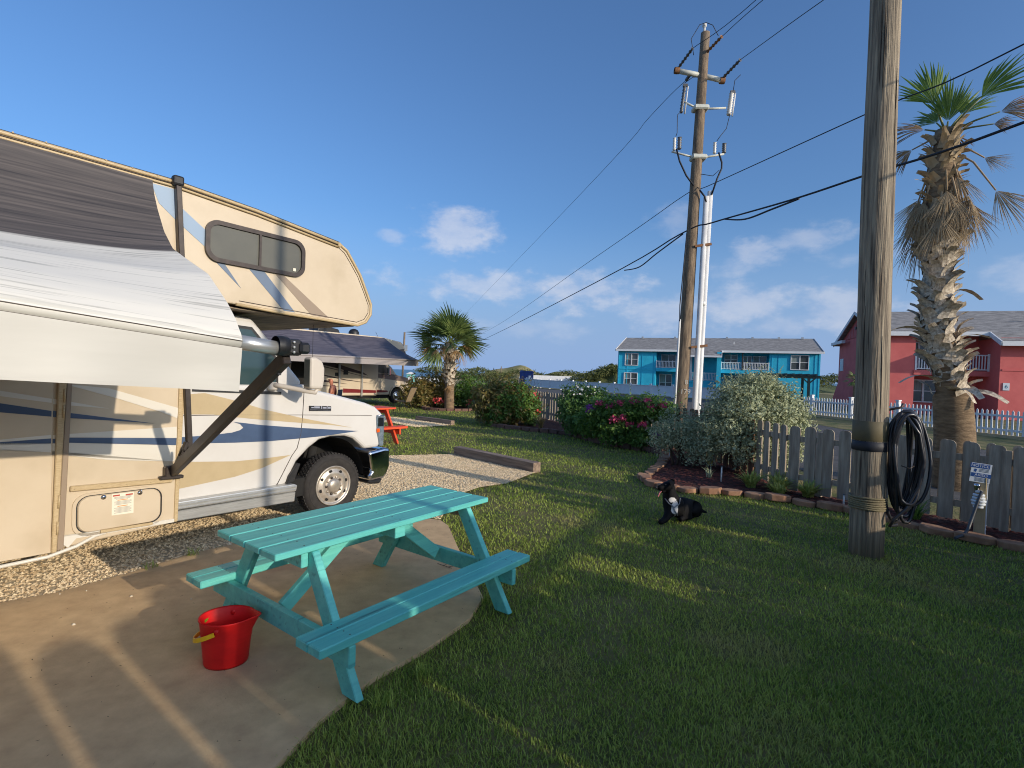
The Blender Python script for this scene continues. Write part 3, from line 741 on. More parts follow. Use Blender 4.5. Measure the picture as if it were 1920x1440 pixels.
def fab(u, v):
    w, z = prof(v)
    s_edge = -1.985 - .125 * (w - .21)
    s = s_edge + (-6.2 - s_edge) * u ** 1.25
    dz = (tube_z(s) - 1.868) * v
    sag = -.15 * (1 - math.exp(-(s_edge - s) * 1.6)) * math.sin(math.pi * v) ** 1.2
    return Q(s, w, z + dz + sag)
fm = MB().grid(fab, 40, 60).mesh('awning_fabric')
at = fm.attributes.new('strip', 'FLOAT', 'POINT')
at.data.foreach_set('value', [(j / 60) for i in range(41) for j in range(61)])
m_fab = bpy.data.materials.new('awning_vinyl'); m_fab.use_nodes = True
t = m_fab.node_tree; bs = t.nodes['Principled BSDF']; bs.inputs['Roughness'].default_value = .55
an = t.nodes.new('ShaderNodeAttribute'); an.attribute_name = 'strip'
tcn = t.nodes.new('ShaderNodeTexCoord'); sp = t.nodes.new('ShaderNodeSeparateXYZ'); t.links.new(tcn.outputs['Object'], sp.inputs[0])
cb = t.nodes.new('ShaderNodeCombineXYZ')
def fm_(op, a, b_):
    nn = t.nodes.new('ShaderNodeMath'); nn.operation = op
    for i, v in enumerate((a, b_)):
        if isinstance(v, (int, float)): nn.inputs[i].default_value = v
        else: t.links.new(v, nn.inputs[i])
    return nn.outputs[0]
t.links.new(fm_('MULTIPLY', sp.outputs[0], 1.5), cb.inputs[0]); t.links.new(fm_('MULTIPLY', an.outputs['Fac'], 120), cb.inputs[1])
def nse(scale, det, lo, hi, c0, c1):
    nn = t.nodes.new('ShaderNodeTexNoise'); nn.inputs['Scale'].default_value = scale; nn.inputs['Detail'].default_value = det
    t.links.new(cb.outputs[0], nn.inputs['Vector'])
    rp = t.nodes.new('ShaderNodeValToRGB'); e = rp.color_ramp.elements
    e[0].position = lo; e[0].color = c0; e[1].position = hi; e[1].color = c1
    t.links.new(nn.outputs['Fac'], rp.inputs[0]); return rp.outputs[0], nn.outputs['Fac']
dark, _ = nse(.75, 5, .3, .72, lin(56, 53, 52), lin(104, 96, 90))
lite, nf = nse(1.0, 4, .34, .44, lin(178, 174, 163), lin(222, 217, 204))
bd_ = t.nodes.new('ShaderNodeMapRange'); bd_.inputs['From Min'].default_value = .395; bd_.inputs['From Max'].default_value = .425
t.links.new(fm_('ADD', an.outputs['Fac'], fm_('MULTIPLY', fm_('SUBTRACT', nf, .5), .03)), bd_.inputs['Value'])
mm = t.nodes.new('ShaderNodeMix'); mm.data_type = 'RGBA'
t.links.new(bd_.outputs[0], mm.inputs['Factor']); t.links.new(dark, mm.inputs['A']); t.links.new(lite, mm.inputs['B'])
t.links.new(mm.outputs['Result'], bs.inputs['Base Color'])
fo = obj('awning_fabric', fm, m_fab, RV)
md = fo.modifiers.new('Solid', 'SOLIDIFY'); md.thickness = .003
es = fo.modifiers.new('Split', 'EDGE_SPLIT'); es.split_angle = rad(50)
m_vinyl = M('valance_vinyl', lin(190, 186, 175), lin(182, 178, 167), sc=1.6, rough=.5, stretch=(.6, 4, 4))
m_vinylgrey = M('roller_vinyl', lin(206, 202, 190), lin(188, 184, 172), sc=2.4, rough=.5, stretch=(.25, 3, 12), lo=.45, hi=.7)
def along(w, dz, r, s0, s1, name, mat, nn=14, seg=16):
    P = [Q(s0 + (s1 - s0) * k / nn, w, tube_z(s0 + (s1 - s0) * k / nn) + dz) for k in range(nn + 1)]
    return MB().tube(P, r, seg).build(name, mat, RV)
along(2.32, 0, .046, -2.255, -6.2, 'roller_fabric', m_vinylgrey)
along(2.32, 0, .042, -2.02, -2.26, 'roller_tube', m_alu, 2)
along(2.366, .004, .003, -2.255, -6.2, 'roller_seam', m_bronze, 14, 5)
along(2.352, -.034, .0035, -2.255, -6.2, 'valance_cord', m_bronze, 14, 5)
def val(u, v):
    s = -2.25 + (-6.2 + 2.25) * u
    zt = tube_z(s) - .034
    return Q(s + .0 - .02 * v + (.012 * math.sin(u * 23) * v), 2.356 + .010 * math.sin(u * 40 + 1) * v + .008 * v, zt - (.241 + .05 * u * 3) * v)
MB().grid(val, 60, 6).build('awning_valance', m_vinyl, RV, solid=.003)
m_arm = M('awning_arm', lin(70, 62, 57), lin(56, 50, 47), sc=14, rough=.42, metal=.4)
MB().bar(Q(-1.80, .265, .80), Q(-1.955, 2.30, 1.80), .052, .085).build('awning_arm', m_arm, RV, bevel=.006)
MB().bar(Q(-1.785, .30, .825), Q(-1.935, 2.22, 1.77), .03, .03).build('awning_arm_inner', m_bronze, RV, bevel=.004)
MB().bar(Q(-1.803, .245, 3.30), Q(-1.668, .245, .95), .045, .05, up=(0, 1, 0)).build('wall_channel', m_arm, RV, bevel=.005)
MB().bar(Q(-1.79, .262, .78), Q(-1.70, .262, 1.05), .03, .05, up=(0, 1, 0)).build('wall_strut', m_arm, RV, bevel=.004)
hd = MB().box(Q(-1.94, 2.30, 1.862), (.12, .11, .10)).build('roller_head', m_blackp, RV, bevel=.02, seg=2)
MB().lathe([(.058, -.03), (.062, 0), (.058, .04), (.03, .05), (.001, .05)], 18, Q(-2.01, 2.32, 1.866), 'X').build('roller_end_cap', m_blackp, hd)
MB().box(Q(-1.875, 2.33, 1.86), (.07, .10, .07)).build('roller_knuckle', m_blackp, hd, bevel=.015)
for dz in (-.03, .0, .03): MB().lathe([(.008, 0), (.008, .012), (.001, .013)], 8, Q(-1.945, 2.357, 1.862 + dz), 'Y').build('bolt', m_alu, hd)
MB().tube([Q(-1.95, 2.27, 1.80), Q(-1.96, 2.18, 1.78), Q(-1.945, 2.12, 1.69), Q(-1.94, 2.20, 1.70)], .012, 8).build('arm_latch', m_blackp, RV)
MB().box(Q(-1.815, .245, .80), (.10, .06, .10)).build('foot_bracket', m_bronze, RV, bevel=.01)
MB().bar(Q(-1.90, .25, .755), Q(-1.72, .25, .748), .05, .03).build('foot_plate', m_arm, RV, bevel=.006)
MB().tube([Q(-1.80, .53, .985), Q(-1.80, .44, 1.02), Q(-1.80, .38, .96)], .011, 8).build('arm_handle', m_arm, RV)
MB().box(Q(-1.805, .25, 3.30), (.085, .075, .085)).build('channel_cap', m_blackp, RV, bevel=.018, seg=2)

scm = MB().lathe([(.0065, 0), (.005, .0025), (.0005, .003)], 8, axis='Y').mesh('screw'); scm.materials.append(m_trim)
for a, z, w in [(-1.756 + .012 * (z - .35), z, WC + .012) for z in np.linspace(.42, 1.42, 9)] + [(a, .752 - (a + 2.495) * .043, WC + .031) for a in (-2.47, -2.3, -2.13, -1.96, -1.82)] + [(a, 3.30 - .02 * (a + 1.84), WC + .03) for a in np.linspace(-3.2, -1.95, 8)]:
    o = bpy.data.objects.new('screw', scm); link(o, RV); o.location = Q(a, w, z)
# ================================================================== picnic tables
def picnic_table(name, loc, rz, label, mat, mat_end, L=1.806, scale=1, detail=True):
    t = empty(name, loc, rz, label, 'picnic table')
    t.scale = (scale,) * 3
    for k in range(4):
        y = -.2505 + .167 * k
        MB().box((0, y, .718), (L, .1565, .038)).build('top_board', mat, t, bevel=.005)
    for sgn in (-1, 1):
        for k in range(2):
            y = sgn * (.588 + .109 * k)
            MB().box((.004 * k, y, .339), (L + .006 * k, .1055, .05)).build('bench_board', mat, t, bevel=.006)
    for sx in (-1, 1):
        for sy in (-1, 1):
            # splayed leg cut level at the ground
            x0 = sx * .66
            P = [(sy * .215, .698), (sy * .335, .698), (sy * .765, .0), (sy * .635, .0)]
            mb = MB().prism(P, lambda a, b_, d: (d, a, b_), x0 - .024, x0 + .024)
            mb.build('leg', mat, t, bevel=.005)
        xb = sx * .708
        MB().box((xb, 0, .253), (.044, 1.50, .118)).build('seat_beam', mat, t, bevel=.005)
        MB().box((xb, 0, .652), (.044, .60, .09)).build('top_cleat', mat_end if (sx > 0 and detail) else mat, t, bevel=.005)
        MB().bar((sx * .655, 0, .275), (sx * .13, 0, .688), .04, .09).build('brace', mat, t, bevel=.005)
        if detail:
            for y in (-.62, -.02, .62, .30, -.30):
                MB().lathe([(.007, 0), (.006, .003), (.0005, .004)], 8, (xb + sx * .022, y, .25 if abs(y) != .3 else .27), 'X').build('bolt', m_bronze, t).scale = (1, 1, 1)
    MB().box((0, 0, .655), (.09, .60, .08)).build('top_cleat', mat, t, bevel=.005)
    if detail:
        sm = MB().lathe([(.0048, 0), (.004, .0012), (.0005, .0012)], 8).mesh('screw'); sm.materials.append(m_bronze)
        spots = [(sx * .708 + dx, -.2505 + .167 * k + dy, .737) for sx in (-1, 0, 1) for k in range(4) for dx, dy in ((.006, .045), (-.008, -.05))]
        spots += [(sx * .708, sg_ * (.588 + .109 * k) + dy, .364) for sx in (-1, 1) for sg_ in (-1, 1) for k in range(2) for dy in (.028, -.026)]
        for q in spots:
            o = bpy.data.objects.new('screw', sm); link(o, t); o.location = q
    return t
m_teal = M('teal_paint', lin(110, 202, 186), lin(86, 176, 168), sc=2.4, rough=.5, bump=.45, bsc=11, bdist=.006, stretch=(.35, 7, 7), c3=lin(58, 118, 116), sc3=3.2, lo3=.60, hi3=.78, lo=.28, hi=.68)
m_rawwood = M('raw_wood', lin(168, 146, 122), lin(140, 118, 96), sc=5, rough=.8, stretch=(1, 8, 8))
m_orange = M('orange_paint', lin(226, 84, 42), lin(206, 70, 34), sc=3, rough=.5, stretch=(.5, 6, 6))
picnic_table('picnic_table', (-.961, 3.704, 0), .9353, 'turquoise painted wooden picnic table on the concrete patio', m_teal, m_rawwood)
picnic_table('picnic_table', (-3.78, 12.45, -.02), .86, 'bright orange wooden picnic table beyond the motorhome hood', m_orange, m_orange, scale=1.12, detail=False)

# ================================================================== red bucket
m_redpl = M('red_plastic', lin(222, 30, 28), lin(200, 22, 22), sc=3, rough=.5, spec=.3, bump=.03, bsc=18, stretch=(1, 1, 4), bdist=.006)
m_yel = M('yellow_plastic', lin(238, 184, 24), rough=.4)
m_green = M('green_sticker', lin(120, 150, 40), rough=.5)
bk = empty('bucket', (-1.63, 3.06, 0), .15, 'red plastic bucket with yellow handle beside the turquoise picnic table', 'bucket')
bk.scale = (1, 1, 1.1)
def bfn(r0, z, t):
    sp = .72 * math.exp(-((t if t < math.pi else t - 2 * math.pi) / .3) ** 2) * max(0, (z - .15) / .09) ** 1.5
    return ((r0 * 1.06 + .05 * sp) * math.cos(t), r0 * .94 * math.sin(t), z + .004 * sp)
prof_o = [(.0, .004), (.106, .004), (.110, .0), (.114, .012), (.122, .10), (.130, .17), (.137, .235), (.143, .243), (.141, .249), (.134, .243), (.125, .17), (.117, .10), (.108, .016), (.0, .014)]
NB = 48
V = [bfn(r, z, 2 * math.pi * k / NB) for r, z in prof_o for k in range(NB)]
F = [(i * NB + k, i * NB + (k + 1) % NB, (i + 1) * NB + (k + 1) % NB, (i + 1) * NB + k) for i in range(len(prof_o) - 1) for k in range(NB)]
MB().add(V, F, True).build('bucket_shell', m_redpl, bk)
hp = []
for k in range(15):
    t = math.pi * k / 14
    a = math.pi * .97 + (t - math.pi / 2) * .99
    hp.append(Vector((.152 * 1.06 * math.cos(a) - .012 * math.sin(t), .152 * .94 * math.sin(a), .205 - .07 * math.sin(t))))
hm = MB()
for p0, p1 in zip(hp, hp[1:]): hm.bar(p0, p1, .006, .022, up=(0, 0, 1))
hm.build('bucket_handle', m_yel, bk)
for sy in (-1, 1): MB().lathe([(.016, 0), (.014, .008), (.001, .009)], 12, (-.01, sy * .128, .212), 'Y').build('handle_pivot', m_redpl, bk)
MB().box((-.128, .045, .20), (.003, .035, .028), rz=-.35).build('sticker', m_green, bk)

# ================================================================== poles and wires
m_pole = M('pole_wood', lin(176, 160, 134), lin(112, 100, 84), sc=2.2, rough=.85, bump=1, bsc=5, bdist=.02, stretch=(16, 16, .6), c3=lin(72, 60, 48), sc3=1.6, lo3=.58, hi3=.70, lo=.3, hi=.62)
m_pole2 = M('pole_wood_far', lin(146, 126, 102), lin(96, 82, 68), sc=3, rough=.9, bump=.8, bsc=16, bdist=.02, stretch=(6, 6, .8))
m_rope = M('rope', lin(140, 128, 96), lin(112, 102, 76), sc=60, rough=.9)
m_strap = M('dark_strap', lin(34, 34, 40), rough=.6)
m_plate = M('plate_olive', lin(112, 100, 70), lin(96, 86, 62), sc=6, rough=.7)
np_ = empty('utility_pole', (3.762, 5.47, 0), 0, 'thick weathered wooden utility pole standing in the lawn with a hose coil', 'utility pole')
P = []; R_ = []
for k in range(25):
    z = -.1 + 9.6 * k / 24
    P.append((-.0118 * z + .006 * math.sin(z * 1.3), 0, z)); R_.append(.157 - .0035 * z + .002 * math.sin(z * 2.1))
MB().tube(P, R_, 40).build('pole_shaft', m_pole, np_)
MB().lathe([(.1545, 1.175), (.158, 1.178), (.158, 1.375), (.1545, 1.378)], 40, (-.014, 0, 0)).build('pole_plate', m_plate, np_)
MB().lathe([(.156, .0), (.1605, .004), (.1605, .098), (.156, .10)], 40, (-.012, 0, 1.07)).build('pole_strap', m_strap, np_)
for k in range(6):
    z = .475 + .0225 * k
    MB().tube([(.163 * math.cos(t) - .007, .163 * math.sin(t), z + .004 * math.sin(t * 2 + k)) for t in np.linspace(0, 2 * math.pi, 33)], .0108, 7, caps=False).build('rope_turn', m_rope, np_)
m_crack = M('pole_crack', lin(44, 36, 30), rough=1)
rg = random.Random(5)
for k in range(16):
    t = rg.uniform(3.4, 6.1); z0 = rg.uniform(.3, 5); l = rg.uniform(.3, 1.2)
    MB().tube([((.1565 - .0035 * z) * math.cos(t + .02 * math.sin(z * 5)) - .0118 * z, (.1565 - .0035 * z) * math.sin(t + .02 * math.sin(z * 5)), z) for z in np.linspace(z0, z0 + l, 8)], [.001, .003, .004, .004, .005, .004, .003, .001], 5).build('crack', m_crack, np_)
MB().tube([(.13, -.06, 1.50), (.24, -.08, 1.53), (.26, -.08, 1.57)], .012, 8).build('hose_hook', m_bronze, np_)

# hose coil hanging beside the pole
m_hose = M('black_hose', lin(36, 36, 40), lin(48, 48, 52), sc=8, rough=.32, spec=.55)
ho = empty('hose_coil', (3.99, 5.33, 0), 0, 'black hose hanging in long loops on the utility pole', 'hose')
rg = random.Random(11)
for k in range(11):
    cx = rg.uniform(-.03, .045); w_ = rg.uniform(.095, .175); top = 1.50 - rg.uniform(0, .05); bot = rg.uniform(.36, .62); yo = rg.uniform(-.09, .06); tw = rg.uniform(-.5, .5)
    pts = []
    for t in np.linspace(0, 2 * math.pi, 34):
        c, s_ = math.cos(t), math.sin(t)
        z = (top + bot) / 2 + (top - bot) / 2 * s_
        ww = w_ * (abs(c) ** .75) * (1 if c > 0 else -1) * (1.0 - .22 * (s_ < 0) * -s_)
        pts.append((cx + ww + .05 * tw * s_ + .02, yo + .06 * c * tw + .03 * math.sin(2 * t + k), z))
    MB().tube(pts, .0165, 9, caps=False).build('hose_loop', m_hose, ho)
MB().tube([(-.05, -.10, 1.45), (.06, -.13, 1.28), (.13, -.12, 1.0), (.10, -.11, .75), (.0, -.09, .52), (-.10, -.06, .40), (-.12, -.04, .33), (-.04, -.03, .34)], .0165, 9).build('hose_tail', m_hose, ho)
MB().tube([(-.06, -.07, .95), (.0, -.11, .93), (.05, -.10, .955)], .006, 6).build('hose_tie', m_bronze, ho)

# far utility pole
m_fibre = M('fibreglass_arm', lin(206, 206, 194), lin(186, 186, 172), sc=10, rough=.5)
m_ins = M('insulator_grey', lin(92, 92, 92), lin(72, 72, 74), sc=20, rough=.4)
m_porc = M('porcelain', lin(206, 202, 192), rough=.3)
m_pvc = M('pvc_pipe', lin(226, 224, 218), lin(206, 204, 200), sc=2, rough=.5)
m_wire = M('black_cable', lin(22, 24, 34), rough=.6)
m_rust = M('rusty_steel', lin(150, 104, 66), lin(110, 78, 54), sc=20, rough=.8)
FX, FY = 4.36, 13.5
fp = empty('utility_pole', (FX, FY, 0), 0, 'tall dark utility pole with crossarms behind the silver bush', 'utility pole')
def X(x, z, dy=0): return (x - FX, dy, z)
ax_ = lambda z: 4.325 + .0268 * z
MB().tube([X(ax_(z), z) for z in np.linspace(-.1, 10.52, 20)], [.175 - .0062 * z for z in np.linspace(0, 10.5, 20)], 20).build('pole_shaft', m_pole2, fp)
MB().lathe([(.001, .17), (.05, .15), (.058, .09), (.03, .05), (.035, .02), (.02, -.08)], 14, X(4.575, 10.60)).build('top_insulator', m_porc, fp)
# crossarm (running toward and away from the road) with dead-end insulators
arm = MB().tube([X(3.90, 9.56), X(4.58, 9.45)], .062, 12).build('crossarm', m_fibre, fp)
MB().tube([X(4.58, 9.45), X(5.12, 9.34)], .062, 12).build('crossarm', m_fibre, fp)
for x, z in ((3.92, 9.56), (5.08, 9.345)):
    MB().lathe([(.08, -.06), (.085, 0), (.08, .06)], 10, X(x, z), 'X').build('crossarm_cap', m_rust, fp)
for p0, p1 in ((X(3.95, 9.62), X(4.14, 9.82, -.5)), (X(5.08, 9.40), X(5.27, 9.52, -.6)), (X(4.62, 10.0), X(4.80, 10.06, -.6)), (X(4.28, 9.50), X(4.33, 9.62, .5))):
    p0, p1 = Vector(p0), Vector(p1)
    MB().tube([p0 + (p1 - p0) * t for t in np.linspace(0, 1, 13)], [.02 if k % 2 else .045 for k in range(13)], 8).build('strain_insulator', m_rust if p0.z > 9.9 else m_ins, fp)
for z0, lx, rx, lz, rz_ in ((8.62, 4.09, 5.2, 8.80, 8.66), (7.38, 3.87, 5.2, 7.52, 7.50)):
    MB().tube([X(4.50, z0), X(lx, lz)], .026, 8).build('bracket_arm', m_fibre, fp)
    MB().tube([X(4.60, z0), X(rx, rz_)], .026, 8).build('bracket_arm', m_fibre, fp)
    MB().box(X(4.55, z0), (.38, .3, .12)).build('bracket_plate', m_fibre, fp, bevel=.03)
def stack(x, z0, z1, r, name, mat, tilt=0, n=9):
    P = [X(x + tilt * (z - z0), z) for z in np.linspace(z0, z1, 2 * n)]
    return MB().tube(P, [r if k % 2 else r * .62 for k in range(2 * n)], 10).build(name, mat, fp)
for x, z0, z1, mt in ((4.07, 8.5, 9.15, m_ins), (5.28, 8.48, 9.02, m_porc)):
    so = stack(x, z0, z1, .066 if mt is m_porc else .05, 'fuse_cutout', mt, .1)
    MB().tube([X(x + .09, z0 - .02), X(x + .15, z1 + .02)], .018, 8).build('fuse_tube', m_pvc, so)
    MB().box(X(x + .08, z1 + .05), (.12, .05, .06)).build('fuse_hood', m_ins, so)
for x, z0, z1, r, mt in ((3.93, 7.55, 7.86, .045, m_porc), (4.06, 7.58, 7.88, .06, m_ins), (4.96, 7.5, 7.78, .045, m_porc), (5.2, 7.52, 7.76, .06, m_ins)):
    stack(x, z0, z1, r, 'arrester', mt, 0, 5)
for pts in ([(3.93, 7.5), (4.02, 7.2), (4.2, 6.85), (4.40, 6.6)], [(4.55, 6.5), (4.68, 6.35), (4.73, 6.2)], [(4.99, 7.45), (5.08, 7.2), (5.08, 7.05), (4.98, 6.8), (4.86, 6.4)]):
    MB().tube([X(a, z, -.2) for a, z in pts], .022, 7).build('riser_cable', m_wire, fp)
for pts in ([(4.30, 9.9), (4.22, 10.3), (4.42, 10.66), (4.58, 10.72), (4.75, 10.66), (4.9, 10.4)], [(4.1, 9.2), (4.3, 9.35), (4.5, 9.36)], [(5.33, 9.05), (5.36, 9.3), (5.5, 9.45)], [(4.05, 8.5), (3.95, 8.4), (3.96, 7.95), (3.93, 7.86)], [(5.28, 8.5), (5.2, 8.1), (5.05, 7.9), (4.97, 7.78)], [(4.5, 6.95), (4.9, 6.9), (5.06, 7.05)]):
    MB().tube([X(a, z, -.1) for a, z in pts], .009, 5).build('jumper_wire', m_wire, fp)
MB().tube([X(4.745, 6.36, -.15), X(4.66, 1.0, -.15), X(4.65, 0, -.15)], .068, 12).build('conduit', m_pvc, fp)
MB().tube([X(4.85, 6.50, -.12), X(4.76, 1.0, -.12), X(4.75, 0, -.12)], .068, 12).build('conduit', m_pvc, fp)
MB().tube([X(4.775, 3.72, -.12), X(4.77, 3.62, -.12)], .08, 12).build('conduit_coupling', m_pvc, fp)
MB().tube([X(4.20, 3.25, -.15), X(4.14, 0, -.15)], .028, 8).build('ground_conduit', m_pvc, fp)
for z in (5.1, 2.55):
    MB().bar(X(4.50, z, -.17), X(4.90, z + .06, -.21), .04, .06).build('standoff_bracket', m_rust, fp)
MB().tube([X(4.27, 5.42, -.2), X(4.22, 4.6, -.22), X(4.17, 3.6, -.2), X(4.19, 3.2, -.17)], .013, 6).build('riser_cable', m_wire, fp)
m_tag = M('tag_white', lin(214, 206, 190), rough=.5)
text_mesh('pole_number', '179', .17, m_tag, fp, X(4.40, 1.42, -.185), (rad(90), 0, -.3))
text_mesh('pole_number', 'B', .16, m_tag, fp, X(4.42, 1.66, -.185), (rad(90), 0, -.3))

def wire(name, pts, r, label, cat='power line'):
    # resample with smooth interpolation
    P = [Vector(p) for p in pts]; Q_ = []
    for i in range(len(P) - 1):
        p0 = P[max(i - 1, 0)]; p1 = P[i]; p2 = P[i + 1]; p3 = P[min(i + 2, len(P) - 1)]
        for k in range(6):
            t = k / 6
            Q_.append(.5 * ((2 * p1) + (p2 - p0) * t + (2 * p0 - 5 * p1 + 4 * p2 - p3) * t * t + (3 * p1 - p0 - 3 * p2 + p3) * t ** 3))
    Q_.append(P[-1])
    return tag(MB().tube(Q_, r, 6).build(name, m_wire), label, cat, 'overhead lines at the utility pole')
wire('telecom_cable', [(-14, 130, 6.5), (-2.11, 54.83, 5.66), (3.28, 21.1, 5.52), (4.30, 14.0, 5.56), (4.64, 12.61, 5.49), (5.08, 9.9, 5.15), (5.35, 8.16, 4.98), (5.7, 6.01, 4.78), (6.6, 0, 4.6)], .017, 'thick lowest telecom cable crossing behind the near pole')
wire('telecom_cable', [(3.75, 18.2, 5.42), (3.95, 16.9, 5.28), (4.12, 15.5, 5.4), (4.3, 13.7, 5.5)], .018, 'slack cable loop left of the far pole')
wire('telecom_cable', [(4.72, 12.1, 5.43), (4.86, 11.3, 5.20), (5.0, 10.4, 5.14), (5.12, 9.65, 5.10)], .018, 'slack cable loop right of the far pole')
wire('power_line', [(-14, 130, 8.5), (-2.76, 58.9, 6.5), (3.26, 21.24, 6.57), (4.41, 14.07, 6.62), (4.59, 12.9, 6.45), (5.35, 8.21, 5.94), (5.69, 6.06, 5.68), (6.6, 0, 5.6)], .009, 'thin middle power line crossing behind the near pole')
wire('power_line', [(-14, 130, 14), (-6.4, 82, 12.1), (2.6, 25.37, 10.0), (4.02, 16.47, 9.86), (4.33, 14.0, 9.62)], .0075, 'thin upper power line running left from the crossarm')
wire('power_line', [(4.14, 13.0, 9.82), (4.85, 10.8, 9.62), (6.4, 4, 9.3)], .0075, 'upper power line leaving the crossarm end, left one')
wire('power_line', [(4.80, 12.9, 10.06), (5.0, 10.4, 9.5), (6.6, 4, 8.8)], .0075, 'topmost power line leaving the pole top to the right')
wire('power_line', [(5.27, 12.9, 9.52), (5.5, 8.5, 8.4), (6.9, 3, 7.6)], .0075, 'upper power line leaving the right crossarm end')

# ================================================================== water post with notice
m_post = M('post_tan', lin(190, 172, 134), lin(170, 150, 112), sc=3, rough=.8, stretch=(6, 6, 1))
m_blue = M('sign_blue', lin(30, 76, 140), rough=.5)
m_signw = M('sign_white', lin(214, 220, 224), rough=.5)
sp_ = empty('hydrant_post', (5.63, 6.24, 0), -.75, 'tan wooden water post with white tap by the picket fence', 'post')
MB().box((0, 0, .34), (.10, .09, .72)).build('post', m_post, sp_, bevel=.006)
MB().box((.056, .02, .34), (.012, .10, .74)).build('post_board', m_signw, sp_, bevel=.003)
MB().lathe([(.001, .03), (.03, .02), (.035, 0), (.03, -.02), (.02, -.06)], 14, (-.035, -.085, .60)).build('tap_cap', m_chrome, sp_)
MB().tube([(-.03, -.045, .58), (-.03, -.085, .58), (-.03, -.09, .52)], .016, 8).build('tap', m_bronze, sp_)
for k, (r, z) in enumerate(((.035, .53), (.055, .49), (.06, .455), (.07, .42), (.065, .385), (.05, .35))):
    MB().lathe([(r * .5, -.012), (r, -.010), (r, .012), (r * .6, .016)], 14, (-.015, -.085, z)).build('filter_ring', m_signw, sp_)
sg = empty('notice_sign', (5.585, 6.205, .75), -.42, 'small blue and white NOTICE and AVISO sign above the water tap', 'sign')
MB().box((0, 0, 0), (.19, .004, .225), ry=.09).build('sign_plate', m_signw, sg)
MB().box((-.008, -.0035, .083), (.185, .002, .05), ry=.09).build('sign_band', m_blue, sg)
MB().box((.003, -.0035, -.028), (.185, .002, .045), ry=.09).build('sign_band', m_blue, sg)
text_mesh('sign_text', 'NOTICE', .046, m_signw, sg, (-.008, -.0048, .083), (rad(90), .09, 0), .0003)
text_mesh('sign_text', 'AVISO', .044, m_signw, sg, (.003, -.0048, -.028), (rad(90), .09, 0), .0003)
m_sink = M('sign_ink', lin(60, 84, 110), rough=.6)
for k, z in enumerate((.042, .028, .014, -.065, -.077, -.089, -.1)):
    MB().box((.03 if k < 3 else .01, -.003, z), (.09 if k < 3 else .13, .001, .006), ry=.09).build('sign_line', m_sink, sg)
MB().box((-.05, -.003, .03), (.022, .001, .035), ry=.3).build('sign_symbol', m_blue, sg)
tag(MB().tube([(5.555, 6.14, .545), (5.50, 6.13, .42), (5.43, 6.11, .25), (5.36, 6.08, .11), (5.28, 6.04, .05), (5.20, 6.0, .045), (5.12, 5.97, .03)], .017, 9).build('water_hose', M('grey_hose', lin(72, 74, 78), rough=.45)), 'grey water hose from the tap down to the lawn edge', 'hose')

# ================================================================== wooden picket fence
m_fence = M('fence_wood', lin(182, 166, 144), lin(138, 122, 104), sc=2.6, rough=.85, bump=.4, bsc=10, bdist=.006, stretch=(6, 6, .6))
m_fencer = M('fence_wood_red', lin(128, 92, 68), lin(96, 68, 52), sc=2.6, rough=.85, stretch=(6, 6, .6))
def board_mesh(w, h, th, name='picket'):
    r = w * .36
    P = [(-w / 2, 0), (w / 2, 0), (w / 2, h - r)] + [(w / 2 - r + r * math.cos(rad(a)), h - r + r * math.sin(rad(a))) for a in (30, 60, 90)] + [(-w / 2 + r - r * math.sin(rad(a)), h - r + r * math.cos(rad(a))) for a in (0, 30, 60, 90)]
    return MB().prism(P, lambda a, b_, d: (a, d, b_), 0, th).mesh(name)
bm = board_mesh(.158, 1.02, .022); bm.materials.append(m_fence)
bm2 = board_mesh(.158, 1.02, .022); bm2.materials.append(m_fencer)
def polyline(pts, pitch, start=0):
    res = []; acc = start
    for (x0, y0), (x1, y1) in zip(pts, pts[1:]):
        L = math.hypot(x1 - x0, y1 - y0); a = math.atan2(y1 - y0, x1 - x0)
        while acc < L:
            res.append((x0 + (x1 - x0) * acc / L, y0 + (y1 - y0) * acc / L, a)); acc += pitch
        acc -= L
    return res
fe = empty('picket_fence', (4.5, 8.35, 0), 0, 'weathered brown wooden picket fence along the planting bed', 'fence')
rg = random.Random(3)
def fput(name, me, x, y, z, a, parent=fe, base=(4.5, 8.35)):
    o = bpy.data.objects.new(name, me); link(o, parent); o.location = (x - base[0], y - base[1], z); o.rotation_euler = (rg.uniform(-.012, .012), rg.uniform(-.012, .012), a); return o
for i, (x, y, a) in enumerate(polyline(FENCE, .238, .1)):
    nx, ny = math.sin(a), -math.cos(a)      # side facing the lawn
    if nx * (0 - x) + ny * (5 - y) < 0: nx, ny = -nx, -ny
    fput('picket', bm if not (9.5 < y < 13.2) else bm2, x + nx * .035, y + ny * .035, .045 + rg.uniform(-.012, .012), a)
for i, (x, y, a) in enumerate(polyline(FENCE[2:], .238, .22)):
    if y > 7.3: continue
    nx, ny = -math.sin(a), math.cos(a)
    if nx * (0 - x) + ny * (5 - y) > 0: nx, ny = -nx, -ny
    fput('picket', bm, x + nx * .045, y + ny * .045, .05, a).scale.x = .62
for (x0, y0), (x1, y1) in zip(FENCE, FENCE[1:]):
    for z in (.26, .86):
        MB().bar((x0 - 4.5, y0 - 8.35, z), (x1 - 4.5, y1 - 8.35, z), .038, .085).build('rail', m_fence, fe)
for x, y, a in polyline(FENCE, 2.1, 1.2):
    MB().box((x - 4.5, y - 8.35, .5), (.085, .085, 1.0), rz=a).build('fence_post', m_fence, fe)

